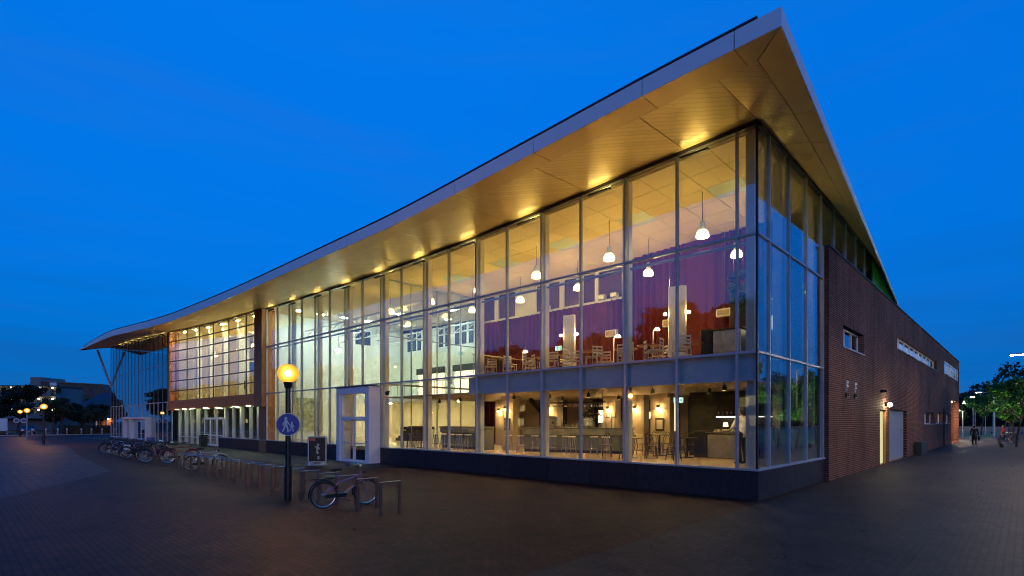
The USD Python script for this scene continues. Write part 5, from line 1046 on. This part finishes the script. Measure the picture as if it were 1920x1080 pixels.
c_ = thing('parked_car',  'dark blue car parked beyond the bollards at the left', 'car', (-110.5, -6.6, 0), -5)
prof = [(-2.05, .32), (-2.1, .62), (-2.0, .92), (-1.55, .98), (-1.0, 1.42), (.35, 1.46), (1.05, 1.0), (1.85, .86), (2.08, .66), (2.08, .32)]
body = trimesh.creation.extrude_polygon(sg.Polygon(prof).buffer(-.06).buffer(.06, 4), 1.7, engine='earcut'); v = np.array(body.vertices); v = np.c_[v[:, 0], v[:, 2] - .85, v[:, 1]]
tp = np.clip((v[:, 2] - .95) / .5, 0, 1); v[:, 1] *= 1 - .20 * tp
obj('body', trimesh.Trimesh(v, body.faces, process=False), 'car_blue', c_, smooth=25)
obj('windscreen', MB().add([(1.02, -.72, 1.03), (1.02, .72, 1.03), (.42, .60, 1.41), (.42, -.60, 1.41)], [[0, 1, 2, 3]]).move((.03, 0, .03)), 'car_glass', c_); obj('rear_window', MB().add([(-1.52, .72, 1.02), (-1.52, -.72, 1.02), (-1.06, -.6, 1.38), (-1.06, .6, 1.38)], [[0, 1, 2, 3]]).move((-.03, 0, .03)), 'car_glass', c_)
for s in (-1, 1):
    obj('side_window', MB().add([(-1.2, s * .80, 1.02), (.75, s * .80, 1.04), (.3, s * .70, 1.38), (-.92, s * .70, 1.36)], [[0, 1, 2, 3] if s < 0 else [3, 2, 1, 0]]).move((0, s * .03, 0)), 'car_glass', c_)
    obj('headlight', MB().rbox((2.05, s * .6, .72), (.08, .34, .14), 0, .02), 'chrome', c_); obj('tail_light', MB().rbox((-2.07, s * .65, .78), (.06, .26, .2), 0, .02), 'red_cloth', c_)
    for x in (-1.3, 1.32):
        w = obj('wheel', MB().ring((x, s * .78, .31), .22, .09, 'y', 20, 8), 'rubber', c_); obj('rim', MB().tube([(x, s * .72, .31), (x, s * .85, .31)], .2, 14), 'chrome', w)
    obj('mirror', MB().rbox((.72, s * .95, 1.02), (.12, .18, .13), 0, .03), 'car_blue', c_)
obj('bumper', MB().rbox((2.06, 0, .42), (.14, 1.66, .2), 0, .04).rbox((-2.08, 0, .42), (.14, 1.66, .2), 0, .04), 'rubber', c_); obj('number_plate', MB().box(2.131, 2.137, -.26, .26, .38, .49), 'sign_white', c_)

# ---------------------------------------------------------------- buildings beyond the square, at the left
def facade_frame(a, b):
    a, b = np.array(a, float), np.array(b, float); L = np.linalg.norm(b - a); return a, L, math.degrees(math.atan2(*(b - a)[::-1]))
a, L, rz = facade_frame((-163, -11.5), (-152.5, .3))
fb = thing('gallery_flats', 'pale block of gallery flats with rows of white lights behind the dark tree', 'building', (*a, 0), rz)
obj('wall', MB().box(0, L, 1.6, 10, 0, 9.9), 'pale_render', fb)
for z in (2.7, 5.2, 7.7): obj('gallery', MB().box(0, L, 0, 1.6, z, z + .18).box(0, L, 0, .08, z + .18, z + 1.1), 'pale_render', fb)
obj('roof', MB().box(-.2, L + .2, -.1, 10, 9.9, 10.1), 'roof_felt', fb)
for z in (2.9, 5.4, 7.9):
    for k in range(6):
        x = .6 + (L - 1.2) * k / 5
        obj('gallery_lamp', MB().ball((x, 1.35, z + 1.75), .16, 1), 'lamp_far', fb)
        w = obj('window', MB().box(x + .5, x + 1.7, 1.56, 1.595, z + .5, z + 1.7), 'window_far', fb); obj('door', MB().box(x - .6, x + .2, 1.56, 1.595, z, z + 1.95), 'slate', fb)
a, L, rz = facade_frame((-181, -.6), (-167, 14.5))
ab = thing('angular_building', 'large dark brick building with a slanting gable and a square roof tower', 'building', (*a, 0), rz)
pg = sg.Polygon([(2.4, 0), (20.6, 0), (20.6, 8.6), (17.2, 11.6), (2.4, 12.4)])
obj('wall', MB().poly(pg, 0, 16).xform(lambda p: np.array([p[0], p[2], p[1]])), 'far_brick', ab)
obj('tower', MB().box(-.2, 2.39, -.3, 8, 0, 13.5), 'pale_render', ab); obj('roof_edge', MB().hexa([(2.4, -.15, 12.4), (17.2, -.15, 11.6), (17.2, 16, 11.6), (2.4, 16, 12.4), (2.4, -.15, 12.6), (17.2, -.15, 11.8), (17.2, 16, 11.8), (2.4, 16, 12.6)]), 'pale_render', ab)
wf = obj('window', MB().box(4.6, 6.2, -.25, -.01, 9.9, 12.1), 'white_paint', ab); obj('pane', MB().box(5.0, 5.8, -.27, -.255, 10.2, 11.0), 'window_far', wf)
for k in range(6):
    for z in (3.2, 6.6): w = obj('window', MB().box(7.4 + 2.0 * k, 8.4 + 2.0 * k, -.06, -.01, z, z + 1.3), 'window_far', ab)
a, L, rz = facade_frame((-150, 4.6), (-141, 15))
sh_ = thing('slate_house', 'house with a dark blue slate roof before the angular brick building', 'house', (*a, 0), rz)
obj('wall', MB().box(0, L, 0, 9, 0, 5.2), 'far_brick', sh_); obj('roof', MB().add([(-.4, -.4, 5.2), (L + .4, -.4, 5.2), (L + .4, 9.4, 5.2), (-.4, 9.4, 5.2), (2.5, 4.5, 8.8), (L - .5, 4.5, 8.8)], [[0, 1, 5], [0, 5, 4], [2, 3, 4], [2, 4, 5], [1, 2, 5], [3, 0, 4], [0, 3, 2], [0, 2, 1]]), 'slate', sh_)
for k in range(4): obj('window', MB().box(1 + 3 * k, 2.2 + 3 * k, -.05, -.01, 2.6, 4.0), 'window_far', sh_)
a, L, rz = facade_frame((-121, 3.4), (-114, 10.5))
pv = thing('low_pavilion', 'low orange-brick pavilion with white columns behind the hedge', 'building', (*a, 0), rz)
obj('wall', MB().box(0, L, 1.2, 5, 0, 2.7), 'orange_panel', pv); obj('roof', MB().box(-.3, L + .3, -.3, 5.2, 2.7, 2.95), 'roof_felt', pv)
for k in range(6): obj('column', MB().lathe([(0, 0), (.14, 0), (.14, 2.7), (0, 2.7)], (.4 + (L - .8) * k / 5, 0, 0), 10), 'white_paint', pv)
for k in range(2): obj('porch_lamp', MB().ball((2.2 + 4 * k, .5, 2.55), .10, 1), 'lamp_door', pv)

# ---------------------------------------------------------------- people
def person(label, loc, rz, top, legs, pose='stand', extras=(), s=1.0, hair='hair'):
    t = thing('person', label, 'person', loc, rz, None, s)                  # faces +x
    J = dict(head=(.03, 0, 1.62), crown=(.0, 0, 1.66), neck=(.0, 0, 1.48), chest=(.0, 0, 1.30), belly=(.0, 0, 1.08), hip=(0, 0, .95))
    lf, rf = (.0, .0) if pose != 'walk' else (.24, -.22)
    for k, sy in (('l', 1), ('r', -1)):
        st = lf if k == 'l' else rf
        J |= {k + 'sh': (0, sy * .165, 1.42), k + 'hp': (0, sy * .095, .93), k + 'kn': (.04 + st * .6, sy * .10, .50), k + 'an': (st - (.02 if st >= 0 else .06), sy * .10, .09 + (.04 if st < 0 else 0)), k + 'to': (st + .16, sy * .115, .035 + (0 if st >= 0 else .0))}
        if pose == 'work': J |= {k + 'el': (.10, sy * .27, 1.15), k + 'wr': (.33, sy * .17, 1.06)}
        else: J |= {k + 'el': (-.03 - st * .3, sy * .25, 1.14), k + 'wr': (.05 - st * .55, sy * .26, .90)}
    rad = dict(head=.085, crown=.098, neck=.055, chest=.125, belly=.115, hip=.125, sh=.062, el=.043, wr=.030, hp=.088, kn=.056, an=.040, to=.036)
    S = lambda n, g=0: m3.Manifold.sphere(rad.get(n, rad.get(n[1:], .05)) + g, 14).translate(J[n])
    def hull(*ns, g=0): return m3.Manifold.batch_hull([S(n, g) for n in ns])
    def finish(parts, L=.035):
        m = m3.Manifold.batch_boolean(parts, m3.OpType.Add).refine_to_length(L).to_mesh()
        tm = trimesh.Trimesh(m.vert_properties[:, :3], m.tri_verts); trimesh.smoothing.filter_taubin(tm, iterations=6); return tm
    body = [hull('head', 'crown'), hull('neck', 'chest'), m3.Manifold.batch_hull([m3.Manifold.sphere(.055, 12).translate((.02, 0, 1.56)), S('neck')]), hull('chest', 'lsh', 'rsh'), hull('chest', 'belly'), hull('belly', 'hip'),
            m3.Manifold.sphere(.018, 8).translate((.128, 0, 1.615)), m3.Manifold.sphere(.018, 8).translate((.015, .096, 1.62)), m3.Manifold.sphere(.018, 8).translate((.015, -.096, 1.62))]
    for k, sy in (('l', 1), ('r', -1)):
        body += [hull(k + 'sh', k + 'el'), hull(k + 'el', k + 'wr'), hull('hip', k + 'hp'), hull(k + 'hp', k + 'kn'), hull(k + 'kn', k + 'an'), hull(k + 'an', k + 'to')]
        w = np.array(J[k + 'wr']); d = w - np.array(J[k + 'el']); d /= np.linalg.norm(d); pal = w + d * .07
        body.append(m3.Manifold.batch_hull([S(k + 'wr'), m3.Manifold.sphere(.026, 8).translate(tuple(pal + [.025, 0, 0])), m3.Manifold.sphere(.026, 8).translate(tuple(pal - [.025, 0, 0]))]))
        for q in range(4):
            b0 = pal + [(q - 1.5) * .019, 0, 0]; b1 = b0 + d * (.045 - .005 * abs(q - 1.2)); b2 = b1 + (d + np.array([0, -sy * .6, 0])) * .028
            body += [m3.Manifold.batch_hull([m3.Manifold.sphere(.010, 6).translate(tuple(b0)), m3.Manifold.sphere(.009, 6).translate(tuple(b1))]), m3.Manifold.batch_hull([m3.Manifold.sphere(.009, 6).translate(tuple(b1)), m3.Manifold.sphere(.008, 6).translate(tuple(b2))])]
        th_ = pal + [.035, 0, -.01]; body.append(m3.Manifold.batch_hull([m3.Manifold.sphere(.012, 6).translate(tuple(w + d * .02 + [.02, 0, 0])), m3.Manifold.sphere(.009, 6).translate(tuple(th_ + d * .03 + [.012, 0, 0]))]))
    obj('body', finish(body, .03), 'skin', t, smooth=True)
    g = .016
    tp = [hull('chest', 'lsh', 'rsh', g=g), hull('chest', 'belly', g=g), hull('belly', 'hip', g=g)]
    for k in 'lr': tp += [hull(k + 'sh', k + 'el', g=g), hull(k + 'el', k + 'wr', g=.011)]
    if 'coat' in extras: tp += [m3.Manifold.batch_hull([S('hip', .03), m3.Manifold.sphere(.13, 12).translate((lf * .3, .09, .55)), m3.Manifold.sphere(.13, 12).translate((rf * .3, -.09, .55))])]
    obj('coat' if 'coat' in extras else 'shirt', finish(tp), top, t, smooth=True)
    lg = []
    for k in 'lr': lg += [hull('hip', k + 'hp', g=.012), hull(k + 'hp', k + 'kn', g=.014), hull(k + 'kn', k + 'an', g=.016)]
    obj('trousers', finish(lg), legs, t, smooth=True)
    for k in 'lr': obj('shoe', finish([hull(k + 'an', k + 'to', g=.012)], .02), 'rubber', t, smooth=True)
    hr = m3.Manifold.batch_hull([m3.Manifold.sphere(.106, 16).translate((-.012, 0, 1.668)), m3.Manifold.sphere(.08, 12).translate((-.035, 0, 1.58))]) - m3.Manifold.cube((.3, .4, .27)).translate((.045, -.2, 1.43))
    obj('hair', hr, hair, t, smooth=50)
    for sy in (-1, 1): obj('eye', MB().ball((.108, sy * .032, 1.645), .011, 1), 'dark_cloth', t)
    obj('mouth', MB().rbox((.112, 0, 1.567), (.012, .045, .010), 0, .002), 'red_knit', t)
    return J
person('person in a white shirt and dark trousers working by the glass corner of the cafe', (-1.25, 2.25, .80), 150, 'white_cloth', 'dark_cloth', 'work', s=1.03)
person('person in a long dark coat walking up the side street with a pale bag', (1.9, 50.0, 0), 95, 'dark_cloth', 'dark_cloth', 'walk', ('coat',))
person('person in dark trousers and a red top standing by the bicycles at the right', (3.7, 58.0, 0), 200, 'red_knit', 'dark_cloth')
bg = thing('shopping_bag', 'pale bag in the left hand of the walking person', 'bag', (1.62, 50.05, .38), 95)
obj('bag', MB().rbox((0, 0, .2), (.30, .14, .40), 0, .04), 'white_cloth', bg); obj('handle', MB().tube([(-.08, 0, .39), (-.05, 0, .50), (.05, 0, .50), (.08, 0, .39)], .01, 6), 'wood_dark', bg)
bg = thing('shoulder_bag', 'large dark bag at the right side of the walking person', 'bag', (2.22, 49.95, .35), 95)
obj('bag', MB().rbox((0, 0, .22), (.36, .16, .44), 0, .05), 'dark_cloth', bg); obj('strap', MB().tube([(-.12, 0, .43), (-.03, .0, .85), (.03, 0, .85), (.12, 0, .43)], .012, 6), 'dark_cloth', bg)

# a scatter of fallen leaves and paper on the square
r_ = np.random.default_rng(4); m = MB()
for k in range(260):
    x, y = (r_.uniform(-34, 4), r_.uniform(-13, -.8)) if k < 190 else (r_.uniform(.8, 5), r_.uniform(2, 40))
    a = r_.uniform(0, 2 * PI); s = r_.uniform(.025, .06); c, q = math.cos(a) * s, math.sin(a) * s
    m.add([(x - c, y - q, .006), (x + q * .6, y - c * .6, .006 + r_.uniform(.0, .02)), (x + c, y + q, .008 + r_.uniform(0, .03)), (x - q * .6, y + c * .6, .006)], [[0, 1, 2, 3]])
obj('fallen_leaves', m, 'leaf_olive', None, label='fallen leaves scattered over the dark paving', cat='leaves', kind='stuff')
